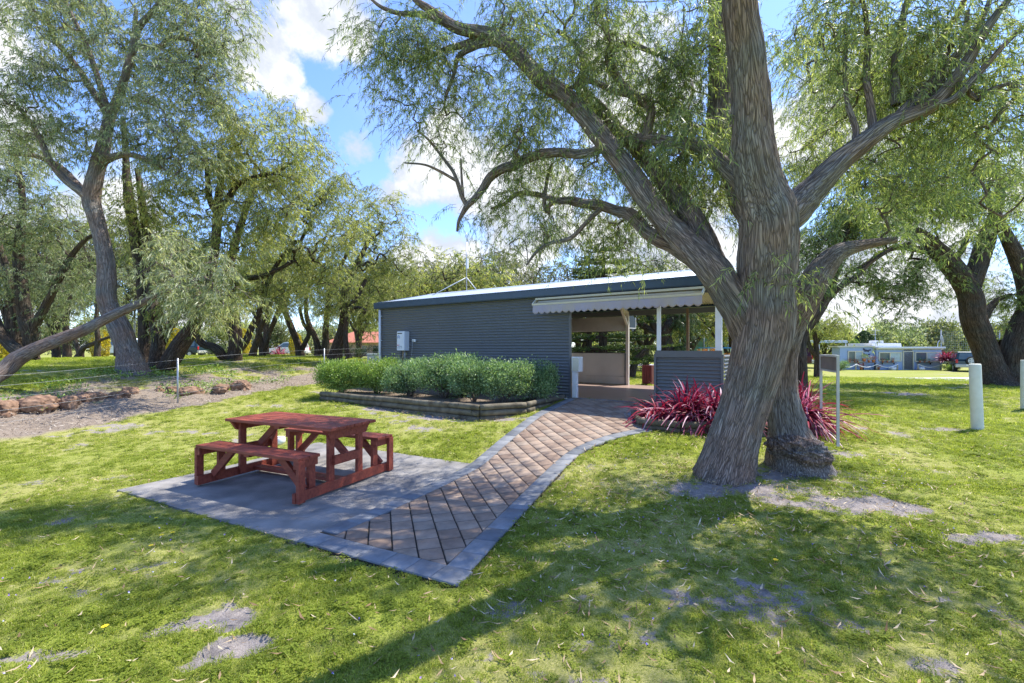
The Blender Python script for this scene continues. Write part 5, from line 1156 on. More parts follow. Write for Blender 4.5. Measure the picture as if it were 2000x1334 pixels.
# ================================================================== TREES BEYOND THE FENCE (left)
def scene_tree(label, limbs, blobs, leaf, seed, bark='bark_dark', group='trees on the lawn beyond the fence', proto='mid', name='peppermint_tree', tip=.006, sides=16, tonef=None, scale=(.8, 1.3), ridge=.008):
    Lb = [limbW(l_) for l_ in limbs]; base = Vector(Lb[0][0][:3]); base.z = H(base.x, base.y); Lb[0][0][2] = base.z - .15
    r_ = np.random.default_rng(seed); an_ = blob_anchors([tuple(b[:5]) + (int(b[5] * 1.12),) for b in blobs], r_)
    return build_tree(name, label, 'tree', group, base, Lb, an_, M[leaf], M[bark], PROTO[proto], seed, sides=sides, step=.12, tip=tip, tonef=(tonef or 0) + .12 * fbm(an_ * .6 + seed, 2), scale=scale, ridge=ridge, sag=.08, wander=.14, twr=.003)
scene_tree('tall grey green tree with a curved trunk, nearest of the trees beyond the fence',
    [[(262,726,13,62),(254,700,13,44),(247,678,13,37),(236,645,13,38),(222,620,13,36),(212,596,13,32),(208,570,13,32),(209,545,13,30),(205,500,13,28),(197,461,13,27),(186,420,13,28),(178,390,13,30),(186,345,13,27),(197,306,13,26),(205,270,13.1,22),(214,230,13.2,18),(235,180,13.2,15),(252,120,13.2,12),(262,70,13.2,9),(266,20,13.2,7)],
     [(186,410,13,20),(165,380,12.9,16),(126,350,12.8,14),(98,315,12.7,12),(80,275,12.6,10),(60,240,12.5,8),(30,200,12.5,6)],[(182,400,13,18),(150,360,13.2,14),(115,325,13.4,12),(70,305,13.6,9),(20,300,13.8,7)],
     [(198,318,13,16),(222,306,12.8,13),(252,302,12.6,11),(290,312,12.4,8),(320,330,12.4,5)],[(235,180,13.2,12),(262,90,13,14),(270,55,13,12),(300,20,13,9),(330,-20,13,7)],[(262,90,13,12),(310,92,12.8,10),(335,74,12.7,9),(370,78,12.6,7),(400,100,12.6,4)],[(214,230,13.2,14),(150,130,13.5,11),(110,80,13.6,9),(90,30,13.6,7)],
     [(214,225,13.2,12),(170,90,13.2,9),(140,30,13,8),(120,-20,13,6)]],
    [(110,40,13,130,70,60),(310,50,12.8,120,70,56),(430,70,12.8,80,90,44),(60,160,12.6,90,90,46),(210,150,13,110,70,52),(350,180,12.8,110,80,56),(130,270,12.8,100,60,36),(290,260,12.5,90,60,40),(20,270,13.2,70,70,24),(440,180,12.8,50,60,22),(200,-60,13,260,60,50),(400,-30,13,120,50,30),(60,-40,13,120,60,30),(350,300,12.3,70,50,22)],
    'leaf_grey', 41, bark='bark')
scene_tree('three stemmed dark tree just right of the curved grey green one',
    [[(284,720,14.5,34),(284,690,14.5,26),(283,650,14.5,22),(281,600,14.5,21),(279,560,14.5,20),(272,510,14.5,20),(264,461,14.5,20),(255,410,14.5,18),(250,370,14.5,16),(247,330,14.6,13),(244,280,14.6,10),(240,230,14.6,8)],
     [(308,718,14.3,34),(308,690,14.3,26),(309,665,14.3,22),(300,620,14.4,18),(295,560,14.5,17),(290,500,14.5,16),(284,440,14.6,14),(276,380,14.7,12),(268,330,14.8,9)],
     [(322,722,14,30),(336,700,14,34),(351,675,14,32),(368,652,14,29),(382,630,14,24),(395,600,14.1,20),(405,560,14.2,17),(418,500,14.3,15),(424,440,14.4,17),(425,410,14.5,16),(428,380,14.5,14),(432,340,14.6,11),(428,300,14.6,9)],
     [(424,420,14.5,13),(445,390,14.4,12),(465,360,14.3,10),(500,345,14.2,8),(540,335,14.2,6),(575,315,14.2,5)],[(424,420,14.5,12),(410,390,14.4,11),(405,340,14.4,9),(400,290,14.4,7)],
     [(308,690,14.3,14),(325,660,14.4,9),(338,630,14.5,7),(345,600,14.6,5)]],
    [(330,380,14.2,80,70,48),(420,290,14.2,80,80,50),(500,290,14.2,80,90,54),(560,330,14.2,60,70,32),(350,520,13.8,70,60,44),(450,440,14.2,80,70,48),(260,440,14.4,60,70,22),(400,590,13.6,50,50,30),(520,410,14.3,70,60,34),(320,620,14.2,40,30,8)],
    'leaf_yellow', 42, tonef=-.08)
scene_tree('yellow green tree with low curved limbs, right of the three stemmed tree',
    [[(457,706,18,30),(459,685,18,26),(461,668,18,24),(458,630,18,22),(452,590,18,20),(448,540,18,18),(455,490,18.2,15),(470,440,18.3,13),(490,380,18.4,10),(500,320,18.5,7)],
     [(455,700,18,20),(436,697,17.8,18),(426,684,17.7,18),(412,676,17.6,16),(396,672,17.5,15),(382,655,17.4,13),(372,635,17.3,10)],
     [(462,690,18,15),(478,670,18,14),(492,640,18,12),(509,604,18,11),(520,560,18,10),(545,510,18,8),(580,470,18,7)],
     [(448,560,18,13),(480,545,17.6,12),(510,540,17.4,10),(540,528,17.2,8),(570,512,17,6)],[(461,668,18,16),(448,640,18,13),(440,610,18,11),(425,580,18,8)]],
    [(600,290,18,60,60,34),(640,360,18,60,70,40),(560,400,18,80,70,48),(490,360,18.4,70,70,34),(560,490,17.6,80,50,38),(650,450,18,70,70,44),(480,540,17.6,70,50,34),(410,560,17.8,60,60,28),(540,570,17.5,60,30,14),(640,540,17.8,60,50,32),(560,230,18.4,50,40,18)],
    'leaf_yellow', 43)
scene_tree('slender yellow green tree with forked thin stems between thicker trunks',
    [[(513,702,22,14),(512,690,22,12),(510,670,22,11),(505,645,22,10),(506,610,22,9),(512,570,22,8),(520,520,22,6)],[(513,692,22,10),(522,665,22,9),(530,640,22,8),(545,600,22,7),(555,560,22,5)],[(492,700,21,17),(497,680,21,13),(505,655,21,10),(515,625,21,8),(530,590,21,6)]],
    [(520,560,22,60,50,30),(590,560,22,50,50,26),(470,590,21,50,30,10),(560,600,21.5,40,25,6)], 'leaf_yellow', 44, tip=.007)
scene_tree('pale yellow green tree leaning left beside the corner of the shelter',
    [[(588,696,24,20),(584,680,24,15),(577,660,24,13),(566,632,24,12),(558,610,24,11),(551,585,24,10),(548,550,24,8),(560,500,24,7),(580,440,24,6)],[(586,690,24,10),(596,670,24,9),(603,650,24,8),(592,630,24,7),(585,600,24,6)],
     [(622,698,24,17),(620,675,24,13),(614,655,24,11),(604,635,24,10),(598,610,24,8),(600,570,24,7),(620,510,24,6),(650,460,24,5)],[(634,698,24,17),(636,670,24,14),(636,645,24,12),(640,600,24,10),(650,550,24,8),(680,490,24,7),(700,430,24,5)]],
    [(620,480,24,60,60,40),(680,400,24,60,50,34),(700,470,24,70,60,44),(640,560,23.5,70,50,40),(720,540,24,60,50,34),(580,590,24,50,30,14),(660,600,23.5,50,35,14)], 'leaf_yellow', 45, tip=.008)
scene_tree('thick dark trunk leaning right with a pale slim stem, just left of the shelter',
    [[(652,704,20,40),(657,688,20,26),(662,668,20,22),(669,645,20,20),(673,618,20,18),(672,590,20,16),(680,550,20,13),(700,510,20,11),(720,470,20,8)],[(681,700,19.5,15),(677,680,19.5,10),(675,655,19.5,9),(677,625,19.5,10),(684,600,19.5,10),(700,575,19.5,9),(715,545,19.5,7)],[(680,610,19.6,8),(700,600,19.5,6),(716,608,19.4,4)]],
    [(740,440,21,70,50,40),(780,480,21,50,60,36),(720,520,20.5,60,50,34),(780,550,21,45,35,20),(700,590,20,50,40,26),(740,400,22,50,30,16),(650,590,20.5,50,40,22),(715,640,20.2,20,30,10)], 'leaf_yellow', 46, tip=.007, tonef=-.05)
scene_tree('dark trunked tree at the far left with a pale scar on its bark',
    [[(58,718,17,36),(60,690,17,26),(62,660,17,26),(55,635,17,28),(48,612,17,24),(44,580,17,21),(40,545,17,19),(36,500,17,17),(40,450,17,14),(45,400,17,11),(38,340,17,9),(25,280,17,7)],
     [(64,655,17,18),(72,630,17,15),(86,604,17,14),(98,580,17,13),(115,545,17,12),(140,500,17,10),(165,470,17,8),(190,455,17,6)],[(40,712,17.4,26),(36,680,17.4,18),(33,650,17.4,16),(30,610,17.4,15),(20,560,17.4,13),(8,510,17.4,11),(-10,450,17.4,9)],[(60,700,16.6,26),(28,680,16.6,22),(5,655,16.6,20),(-20,610,16.6,18),(-50,560,16.6,14)]],
    [(40,350,17,70,60,40),(-10,420,17,60,80,30),(70,450,17,70,50,34),(30,560,17,60,50,30),(130,420,17,60,40,24),(140,540,17,50,50,22),(90,620,17.5,40,35,12),(0,300,17.4,50,60,20)], 'leaf_grey', 47, tip=.007, tonef=-.15)
scene_tree('small dark tree with thin twisting stems between the far left trees',
    [[(131,702,24,15),(131,680,24,13),(130,655,24,12),(128,630,24,10),(134,600,24,8),(140,560,24,6)],[(154,704,23,24),(156,694,23,14),(163,680,23,9),(180,672,23,8),(200,663,23,6),(222,656,23,5)],[(156,694,23,10),(150,675,23,8),(145,655,23,6)],[(190,706,23,14),(190,685,23,10),(191,660,23,9),(188,630,23,8),(190,590,23,6)]],
    [(130,580,24,60,40,26),(190,600,24,50,50,26),(160,640,24,40,25,10),(230,560,24,50,50,24)], 'leaf_grey', 48, tip=.008, tonef=-.1)
scene_tree('long bare limb slanting up across the left trees and ending in hanging leaves',
    [[(-260,880,8.6,50),(-120,790,9.2,38),(0,729,10,31),(32,702,10.2,30),(64,684,10.3,27),(96,671,10.4,25),(128,658,10.5,23),(160,646,10.6,22),(192,630,10.7,20),(224,614,10.8,19),(255,600,10.9,16),(282,589,11,13),(310,575,11.1,9),(350,560,11.2,7),(400,540,11.2,5)]],
    [(360,560,11.2,70,50,11),(410,530,11.2,70,45,11),(390,600,11.1,60,40,9),(320,535,11.3,50,40,6),(460,570,11.1,60,40,7),(350,480,11.4,70,40,9)], 'leaf_grey', 49, bark='bark', tonef=.05)
# right hand side: the forked tree and the one behind the big trunk
scene_tree('massive dark forked trunk at the right edge, arching left over the blue house lawn',
    [[(1952,756,18,86),(1943,742,18,60),(1934,713,18,46),(1921,673,18,40),(1903,627,18,41),(1896,581,18,40),(1879,547,18,38),(1855,516,18,36),(1832,491,18,31),(1805,466,17.8,27),(1777,450,17.6,22),(1740,446,17.4,17),(1700,430,17.2,13),(1670,400,17.2,9)],
     [(1896,560,18,30),(1905,530,18.1,32),(1915,500,18.2,32),(1925,473,18.3,30),(1935,440,18.4,24),(1950,400,18.5,18),(1955,340,18.5,13)],[(1982,758,17.8,64),(1980,720,17.8,46),(1984,680,17.8,44),(1996,640,17.8,40),(2010,590,17.8,34),(2000,540,17.8,28),(1985,500,17.8,26),(1968,465,17.8,22),(1950,430,17.8,18),(1930,380,17.8,13)],
     [(1908,640,18,22),(1925,612,18,18),(1935,600,18,14),(1950,585,18,9),(1975,575,18,6)],[(1832,494,18,16),(1800,488,17.9,14),(1765,482,17.8,12),(1730,490,17.7,10),(1695,512,17.6,7),(1665,530,17.6,5)],[(1868,528,18,14),(1868,505,18.1,12),(1880,485,18.2,10),(1890,460,18.3,7)],[(1965,745,18.4,50),(1960,700,18.4,36),(1945,670,18.4,28)]],
    [(1760,570,17.6,50,45,44),(1700,530,17.6,60,45,34),(1800,520,17.8,50,40,26),(1830,400,18,90,60,50),(1930,380,18,80,70,46),(1960,560,18,50,40,26),(1980,620,18,40,40,16),(1720,420,17.5,80,40,34),(1640,440,17.6,50,50,22),(1870,470,18,50,30,14),(1780,330,18,90,60,36),(2050,480,18,60,120,40),(1850,560,18,30,30,8),(1740,620,17.5,25,25,8),(1900,280,18,110,80,40),(1680,350,15,110,70,60),(1800,370,15,120,70,64),(1930,370,15,100,80,54),(1620,300,15,70,70,26),(1850,300,15,120,60,40),(1640,180,15,110,90,46),(1780,120,15,130,110,56),(1920,150,15,110,110,46),(1600,60,15.5,80,80,26)],
    'leaf_main', 50, group='trees on the right lawn', sides=28, tonef=-.12, ridge=.014, tip=.007)
scene_tree('dark curved tree close behind the big trunk, its limb bending right',
    [[(1560,760,12,34),(1562,720,12,28),(1562,680,12,24),(1566,655,12,24),(1581,630,12,22),(1598,608,12,20),(1612,585,12,18),(1622,560,12,17),(1633,525,12,15),(1645,490,12,12),(1655,450,12,9)],[(1612,588,12,14),(1640,560,12,12),(1668,543,12,11),(1700,512,12,9),(1745,485,12,7),(1790,470,12,5)],[(1562,690,12,16),(1552,640,12.2,14),(1535,560,12.4,12)]],
    [(1640,430,12.2,70,50,34),(1620,540,12,35,40,10),(1720,460,12,70,30,18),(1580,480,12.5,50,50,20),(1690,420,12,60,40,20)], 'leaf_main', 51, group='trees on the right lawn', tonef=-.05)
scene_tree('small tree with two thin stems in front of the carport',
    [[(1596,728,24,14),(1596,700,24,10),(1594,670,24,9),(1591,645,24,7),(1600,620,24,5)],[(1596,700,24,9),(1583,680,24,8),(1577,655,24,7),(1585,625,24,5)],[(1594,675,24,6),(1604,655,24,5),(1612,640,24,4)]],
    [(1600,640,24,40,28,22),(1630,640,24,40,25,18),(1575,620,24,35,35,16)], 'leaf_yellow', 52, group='trees on the right lawn', tonef=-.1, tip=.006)
# behind the kitchen bay
scene_tree('bent dark tree behind the kitchen bay seen over the half wall',
    [[(1303,712,21,34),(1303,680,21,26),(1300,650,21,22),(1310,630,21,18),(1325,612,21,14),(1340,590,21,10)],[(1302,670,21,16),(1285,650,21.2,16),(1262,640,21.4,14),(1240,625,21.6,10)],[(1285,655,21.2,14),(1270,620,21.2,13),(1258,590,21.2,12),(1250,550,21.2,9)],[(1232,740,20.5,16),(1240,710,20.5,14),(1255,690,20.5,12),(1266,680,20.5,9)]],
    [(1330,640,21,28,22,22),(1345,610,21,25,25,20),(1310,600,21,40,25,20),(1320,680,21,25,20,16),(1260,580,21.5,50,40,24),(1290,520,22,70,45,36)], 'leaf_dark', 53, group='trees behind the shelter', tonef=.3, proto='mid', tip=.006)

# ================================================================== BACKGROUND TREES: prototypes, then copies
def round_tree(name, h, rad, n_anc, leaf, seed, label, group, cat='tree', proto='far', bark='bark_dark', squash=.8, low=.35, scale=(.8, 1.3), nst=4):
    r_ = np.random.default_rng(seed); limbs = [np.array([[0,0,-.2,.22],[.1,0,h*.2,.17],[.15,.1,h*.45,.12],[.1,.2,h*.8,.04]])]
    for k in range(nst):
        a = k * 2 * math.pi / nst + r_.uniform(-.4, .4); c, s = math.cos(a), math.sin(a)
        limbs.append(np.array([[.03*c,.03*s,h*r_.uniform(.03,.2),.13],[rad*.25*c,rad*.25*s,h*.35,.10],[rad*.5*c,rad*.5*s,h*.55,.07],[rad*.75*c,rad*.75*s,h*.75,.03]]))
    bl_ = [(0,0,h*.68,rad*.8,rad*.8,h*.3,n_anc//3)]
    for k in range(6):
        a = r_.uniform(0, 2*math.pi); bl_.append((math.cos(a)*rad*.6, math.sin(a)*rad*.6, h*r_.uniform(low,.85), rad*.5, rad*.5, h*.2*squash+.2, n_anc//8))
    an_ = blob_anchors(bl_, r_, world=True); an_ = an_[an_[:, 2] > (2.6 if proto == 'far' else .2)]
    return build_tree(name, label, cat, group, (0,0,0), limbs, an_, M[leaf], M[bark], PROTO[proto], seed, sides=8, step=.5, tip=.012, scale=scale, tonef=.12 * fbm(an_ * .5, 2), twr=.006)
def place(proto_t, px, Yd, s, label, rz, sz=None, first=[set()], dz=0):
    x = (px - CX) / F * Yd
    t = proto_t if proto_t.name not in first[0] else copy_tree(proto_t)
    first[0].add(proto_t.name); t.location = (x, Yd, H(x, Yd) + dz); t.rotation_euler = (0, 0, rz); t.scale = (s, s, sz or s); t['label'] = label; return t
rb = random.Random(8)
GB = 'trees behind the shelter'
pyel = round_tree('gum_tree', 7.5, 3.4, 300, 'leaf_yellow', 61, 'x', GB)
pol = round_tree('gum_tree', 8, 3.6, 300, 'leaf_bg', 62, 'x', GB)
for px, Yd, s, sz, pt, lb in [(900,26,1.0,.88,pyel,'bright yellow green tree directly behind the left half of the shelter roof'),(975,31,1.1,.95,pol,'olive green tree behind the middle of the shelter roof'),(1045,27,.95,.72,pyel,'lower yellow green tree behind the shelter roof right of the olive one'),
    (1130,34,1.2,.95,pol,'tall olive tree behind the dark pine'),(1260,30,1.1,.9,pyel,'yellow green tree behind the shelter near the left limbs of the big tree'),(1350,36,1.2,.95,pol,'olive tree seen behind the forking limbs of the big tree'),
    (840,38,1.2,.95,pol,'darker olive tree behind the left end of the shelter'),(1430,30,1.0,.8,pyel,'green tree seen through the gap between the big trunks'),(1500,42,1.2,.9,pol,'distant olive tree hidden mostly by the big trunk')]:
    place(pt, px, Yd, s, lb, rb.uniform(0, 6), s * sz / 1.0)
GL = 'trees across the road on the left'
for i, (px, Yd, s, sz, pt, lb) in enumerate([(20,30,1.1,1.2,pol,'olive tree at the left edge behind the dark trunks'),(110,34,1.2,1.25,pyel,'yellowish tree behind the far left trunks'),(230,32,1.1,1.2,pol,'olive tree behind the curved grey trunk'),(330,36,1.2,1.3,pyel,'yellow green tree behind the three stemmed tree'),(520,37,1.2,1.2,pyel,'yellow green tree behind the slender forked one'),(700,40,1.2,1.1,pol,'olive tree beyond the far red roofed house side'),(770,30,.9,.9,pyel,'leafy tree just beyond the left corner of the shelter')]):
    t = place(pt, px, Yd, s, lb, rb.uniform(0, 6), s * sz); t['group'] = GL
# far tree line, rounded crowns
GF = 'rounded trees of the far tree line'
pf1 = round_tree('bushy_tree', 6, 4.2, 230, 'leaf_bg', 63, 'x', GF, proto='vfar', low=.15)
pf2 = round_tree('bushy_tree', 6, 4.0, 230, 'leaf_yellow', 64, 'x', GF, proto='vfar', low=.15)
pf3 = round_tree('bushy_tree', 5, 3.2, 200, 'leaf_grey', 65, 'x', GF, proto='vfar', low=.12)
line = [(-60,80,1.1,pf1,'at the left edge of the far tree line'),(40,82,1.1,pf3,'above the road at the far left'),(120,78,1,pf1,'behind the small twisting stems'),(210,80,1.1,pf2,'behind the golden conifer by the curved trunk'),(300,85,1.15,pf1,'behind the three stemmed tree, across the road'),
 (380,80,1,pf3,'seen past the leaning dark trunk'),(450,84,1.1,pf2,'behind the low curved limb, across the road'),(530,78,.95,pf1,'above the small crimson flax across the road'),(600,82,1,pf3,'behind the leaning pale trunks, across the road'),(660,88,1.1,pf1,'behind the red roofed house'),(720,80,1.1,pf2,'right of the red roofed house'),
 (800,70,1.1,pf1,'hidden behind the left of the shelter'),(1160,60,1.0,pf2,'seen under the roller shutter'),(1220,58,1,pf1,'seen through the rear doorway of the kitchen bay'),(1290,62,1,pf2,'seen past the left white post'),(1370,66,.8,pf3,'low behind the green shade cloth'),(1430,70,.9,pf1,'beside the big trunk, past the right post'),
 (1560,68,.95,pf2,'left of the carport beyond the trunk'),(1610,62,1.0,pf2,'above the carport roof'),(1650,66,.85,pf3,'above the left end of the blue house'),(1700,60,1.0,pf3,'grey green, behind the left half of the blue house'),(1750,62,1.05,pf3,'grey green, above the white roof box of the blue house'),(1800,64,.95,pf1,'behind the right half of the blue house'),
 (1850,66,1.15,pf3,'tall, behind the satellite dish'),(1910,72,1.0,pf2,'behind the green car and mesh fence'),(1965,70,1.1,pf1,'behind the massive forked trunk'),(2040,66,1.2,pf3,'at the right edge of the far tree line')]
for px, Yd, s, pt, lb in line: place(pt, px, Yd, s, ('olive', 'yellow green', 'grey green')[[pf1, pf2, pf3].index(pt)] + ' rounded tree ' + lb.replace('grey green, ', ''), rb.uniform(0, 6), s * rb.uniform(.85, 1.1))
# dark conical pencil pine behind the blue house, gold conifers, cordylines
def conifer(name, h, rad, n_, leaf, seed, size=.07, point=.5):
    r_ = np.random.default_rng(seed); t = empty(name, (0,0,0), 0, 'x', 'conifer', None); z = r_.random(n_) ** .9; a = r_.uniform(0, 2*math.pi, n_); rr = rad * np.sin(np.clip(z * .85 + .15, 0, 1) * math.pi) ** point * (.82 + .25 * fbm(np.stack([np.cos(a)*2, np.sin(a)*2, z*5], -1), 3)) * (1 - .25 * r_.random(n_) ** 3)
    c = np.stack([np.cos(a) * rr, np.sin(a) * rr, z * h + .05], 1); leaf_quads('crown', c, size, r_, [M[leaf]], t, up=1.5, asp=.5)
    MB().tube([(0,0,-.1),(0,0,h*.6)], [.09,.04], None, 8).build('trunk', M['twig'], t); return t
gc = conifer('golden_conifer', 2.0, .58, 7000, 'leaf_gold', 71, .09); gc['group'] = 'golden conifers beyond the road verge'
for px, Yd, s, lb in [(194,30,1.0,'rounded golden conifer right of the twisting stems, left of the curved trunk'),(343,30,.95,'golden conifer half hidden behind the leaning dark trunk'),(474,31,.95,'golden conifer mostly hidden behind the dark trunk with low limbs'),(577,32,.85,'golden conifer behind the stem leaning left near the shelter'),(4,26,.8,'golden conifer cut by the left edge')]:
    place(gc, px, Yd, s, lb, px)
dc = conifer('cypress', 4.0, 1.5, 9000, 'leaf_dark', 72, .16, .6); place(dc, 1688, 52, 1, 'dark green rounded cypress behind the left half of the blue house', 0)
lc = conifer('cypress', 3.2, .8, 5000, 'leaf_shrub_yellow', 73, .13); place(lc, 1669, 50, .95, 'light green young conifer left of the dark cypress', 0)
# red blades: flax and cordylines
def blades(r_, n_, L, wd, spread=.12, rise=(.5, 1.35), droop=1.0, seg=9, base=(0,0,0), azr=None):
    a = r_.uniform(0, 2*math.pi, n_) if azr is None else r_.uniform(*azr, n_); el = r_.uniform(*rise, n_); ln = L * r_.uniform(.55, 1.15, n_); o = np.array(base) + np.stack([r_.normal(0, spread, n_), r_.normal(0, spread, n_), r_.uniform(0, .05, n_)], 1)
    ts = np.linspace(0, 1, seg); d = np.stack([np.cos(a)*np.cos(el), np.sin(a)*np.cos(el), np.sin(el)], 1)
    P = o[:, None] + d[:, None] * ln[:, None, None] * ts[None, :, None]; dr = droop * r_.uniform(.35, 1.25, n_); P[..., 2] -= (dr * ln)[:, None] * (ts ** 2.3)[None] * (.4 + .6*np.cos(el))[:, None]
    hd = np.stack([np.cos(a), np.sin(a)], 1); P[..., :2] += hd[:, None] * (.10 * ln)[:, None, None] * (ts ** 2)[None, :, None]
    sd = np.stack([-np.sin(a), np.cos(a), r_.normal(0, .35, n_)], 1); sd = unit(sd); w_ = wd * r_.uniform(.7, 1.2, n_)[:, None] * (np.sin(np.clip(ts, .04, 1) ** .6 * math.pi * .96) ** .6)[None] * .5
    up_ = np.array([0, 0, 1.]); Lf = P - sd[:, None] * w_[..., None] + up_ * w_[..., None] * .35; Rg = P + sd[:, None] * w_[..., None] + up_ * w_[..., None] * .35
    V = np.stack([Lf, P, Rg], 2); idx = np.arange(n_ * seg * 3).reshape(n_, seg, 3); Q_ = np.concatenate([np.stack([idx[:, :-1, k], idx[:, :-1, k+1], idx[:, 1:, k+1], idx[:, 1:, k]], -1).reshape(-1, 4) for k in (0, 1)])
    tn = np.repeat(np.clip(r_.beta(.9, .95, n_), 0, 1), seg * 3); return V.reshape(-1, 3), Q_, tn
def flax(px, py, n_, L, seed, label, name='red_flax', group='crimson flax clumps by the big tree', wd=.032, dz=0, rise=(.25, 1.4), droop=.95, at=None):
    r_ = np.random.default_rng(seed); g = at or G(px, py); t = empty(name, g + Vector((0,0,dz)), 0, label, 'flax plant', group)
    V, Q_, tn = blades(r_, n_, L, wd, .10, rise, droop); npmesh('leaves', V, Q_, M['flax'], t, attrs={'tone': ('FLOAT', tn)}, smooth=True); return t
def at_(px, Yd, z): v = W(px, HY, Yd); return Vector((v.x, Yd, z))
flax(0,0, 430, .95, 81, 'large crimson flax clump against the half wall, in the middle left of the trunk', at=at_(1345, 8.15, .45))
flax(0,0, 330, .85, 82, 'crimson flax clump directly beside the big trunk on its left, spilling over the logs', at=at_(1405, 7.8, .45))
flax(0,0, 240, .75, 83, 'paler drooping flax clump leaning over the path corner', at=at_(1290, 8.35, .45), rise=(.1, 1.1), droop=1.1)
flax(0,0, 480, 1.05, 84, 'long bladed crimson flax clump right of the big trunk behind the sign frame', at=at_(1555, 7.9, .42))
flax(0,0, 300, .9, 85, 'crimson flax clump behind the second stem, between trunk and sign', at=at_(1520, 8.5, .42))
flax(0,0, 170, 1.15, 86, 'tall dark red cordyline between the blue house and the green car', 'red_cordyline', None, .08, at=Vector(((1847-CX)/F*42.6, 42.6, H(17.5, 42)+.6)), rise=(.2, 1.5), droop=.45)
flax(0,0, 120, 1.2, 87, 'small crimson flax across the road behind the thin stems', 'red_flax', None, .09, at=Vector(((544-CX)/F*44, 44, H(-22, 44))), rise=(.3, 1.5), droop=.4)
# Norfolk pine behind the shelter
def norfolk(px, Yd, h, seed, label, z_low=.5, rot=0):
    r_ = np.random.default_rng(seed); x = (px - CX) / F * Yd; base = Vector((x, Yd, H(x, Yd))); t = empty('norfolk_pine', base, 0, label, 'pine tree', 'norfolk pines behind the shelter')
    limbs = [np.array([[0,0,-.1,.24],[0,0,h*.3,.19],[.02,0,h*.65,.12],[0,0,h,.03]])]; Lv = []
    nw = int(h / .62)
    for k in range(nw):
        z = z_low + (h - z_low) * k / nw; R_ = (1 - z / h) ** .75 * 3.9 + .25; m_ = 6; a0 = r_.uniform(0, 6)
        for j in range(m_):
            a = a0 + j * 2 * math.pi / m_ + r_.uniform(-.2, .2); d = np.array([math.cos(a), math.sin(a), 0]); ln = R_ * r_.uniform(.85, 1.1); zz = z + r_.uniform(-.1, .1)
            P = [np.array([*(d[:2] * ln * t_), zz + .12 * ln * (t_ ** 2) - .10 * ln * t_]) for t_ in (0, .35, .7, 1)]; limbs.append(np.array([[*p_, r2] for p_, r2 in zip(P, (.05, .035, .022, .01))]))
            nn_ = int(ln * 34)
            ts = r_.uniform(.18, 1, nn_); q_ = np.stack([d[0]*ln*ts, d[1]*ln*ts, zz + .12*ln*ts**2 - .10*ln*ts], 1); sd = np.array([-d[1], d[0], 0]); sg_ = np.where(r_.random(nn_) < .5, -1, 1)
            fl = .34 * (1.05 - ts) * ln ** .4 + .14; 
            for u_ in np.linspace(.15, 1, 7): Lv.append(q_ + (sd * sg_[:, None] * .9 + d * .55)  * (fl * u_)[:, None] + np.array([0, 0, 1]) * (fl * u_ ** 2 * .22)[:, None] + r_.normal(0, .012, (nn_, 3)))
    V, Q_, B2_, sk, sr = limb_mesh(limbs, (0,0,0), 7, .4, .04); npmesh('trunk', V, Q_, M['bark_dark'], t, attrs={'barkco': ('FLOAT_VECTOR', B2_)}, smooth=True)
    leaf_quads('crown', np.concatenate(Lv), .10, r_, [M['needle']], t, asp=.42, up=.4); return t
norfolk(1178, 21, 6.4, 91, 'dark norfolk pine with level branches, its trunk seen under the roller shutter', .7)
norfolk(1150, 27, 7.0, 92, 'second norfolk pine farther back left of the first, trunk seen under the shutter', .6)
# ================================================================== SHRUBS IN THE BED
def shrub(px, Yd, h, rx, seed, leaf, label, n_=120, ry=None, group='clipped shrubs in the log edged bed', z0=.53, dn=0):
    r_ = np.random.default_rng(seed); x = (px - CX) / F * Yd; base = Vector((x, Yd, z0)); ry = ry or rx * .9
    an_ = blob_anchors([(x, Yd, z0 + h*.55, rx, ry, h*.42, n_), (x-rx*.4, Yd-.1, z0+h*.5, rx*.6, ry*.7, h*.36, n_//3), (x+rx*.4, Yd-.12, z0+h*.58, rx*.6, ry*.7, h*.36, n_//3), (x, Yd-ry*.3, z0+h*.35, rx*.95, ry*.6, h*.24, n_//3)], r_, world=True)
    an_ = an_ + .05 * fbm(an_ * 3, 2)[:, None]
    limbs = [np.array([[x+r_.normal(0,.03), Yd+r_.normal(0,.03), z0-.05, .018], [x+a*rx*.3, Yd+b_*ry*.3, z0+h*.25, .013], [x+a*rx*.6, Yd+b_*ry*.6, z0+h*.5, .007]]) for a, b_ in [(math.cos(q), math.sin(q)) for q in np.linspace(0, 5.5, 7)]]
    t = build_tree('shrub', label, 'shrub', group, base, limbs, an_, M[leaf], M['twig'], PROTO['shrub'], seed, sides=6, step=.06, tip=.0025, scale=(.8, 1.3), tonef=.1*fbm(an_*2, 2), wander=.1, twr=.001)
    return t
SH = [(668,12.3,.80,.62,'leaf_shrub_yellow','lime green shrub at the left end of the bed'),(738,12.1,.86,.62,'leaf_shrub_yellow','yellowish green shrub second from the left, in front of the downpipe'),(800,11.4,.82,.58,'leaf_shrub','green shrub below the water heater, third from the left'),
      (868,10.9,.92,.62,'leaf_shrub','tallest green shrub in the middle of the bed'),(925,10.3,.88,.56,'leaf_shrub','grey green shrub with branches over the front logs'),(985,10.15,.80,.58,'leaf_shrub','grey green shrub before the log corner'),(1040,10.5,.78,.50,'leaf_shrub','grey green shrub at the right end of the bed'),
      (905,11.6,.95,.55,'leaf_shrub','back row shrub against the corrugated wall')]
for i, (px, Yd, h_, rx, lf, lb) in enumerate(SH): shrub(px, Yd, h_ + .1, rx * 1.08, 100 + i, lf, lb, 165)
fb = Vector(((1385-CX)/F*26, 26, H(11, 26))); fs = shrub(1385, 27, 1.6, 1.2, 120, 'flower_or', 'orange and red leaved bush seen over the half wall before the green shade cloth', 130, group='garden bushes behind the shelter', z0=H(11.2, 26)-.1)
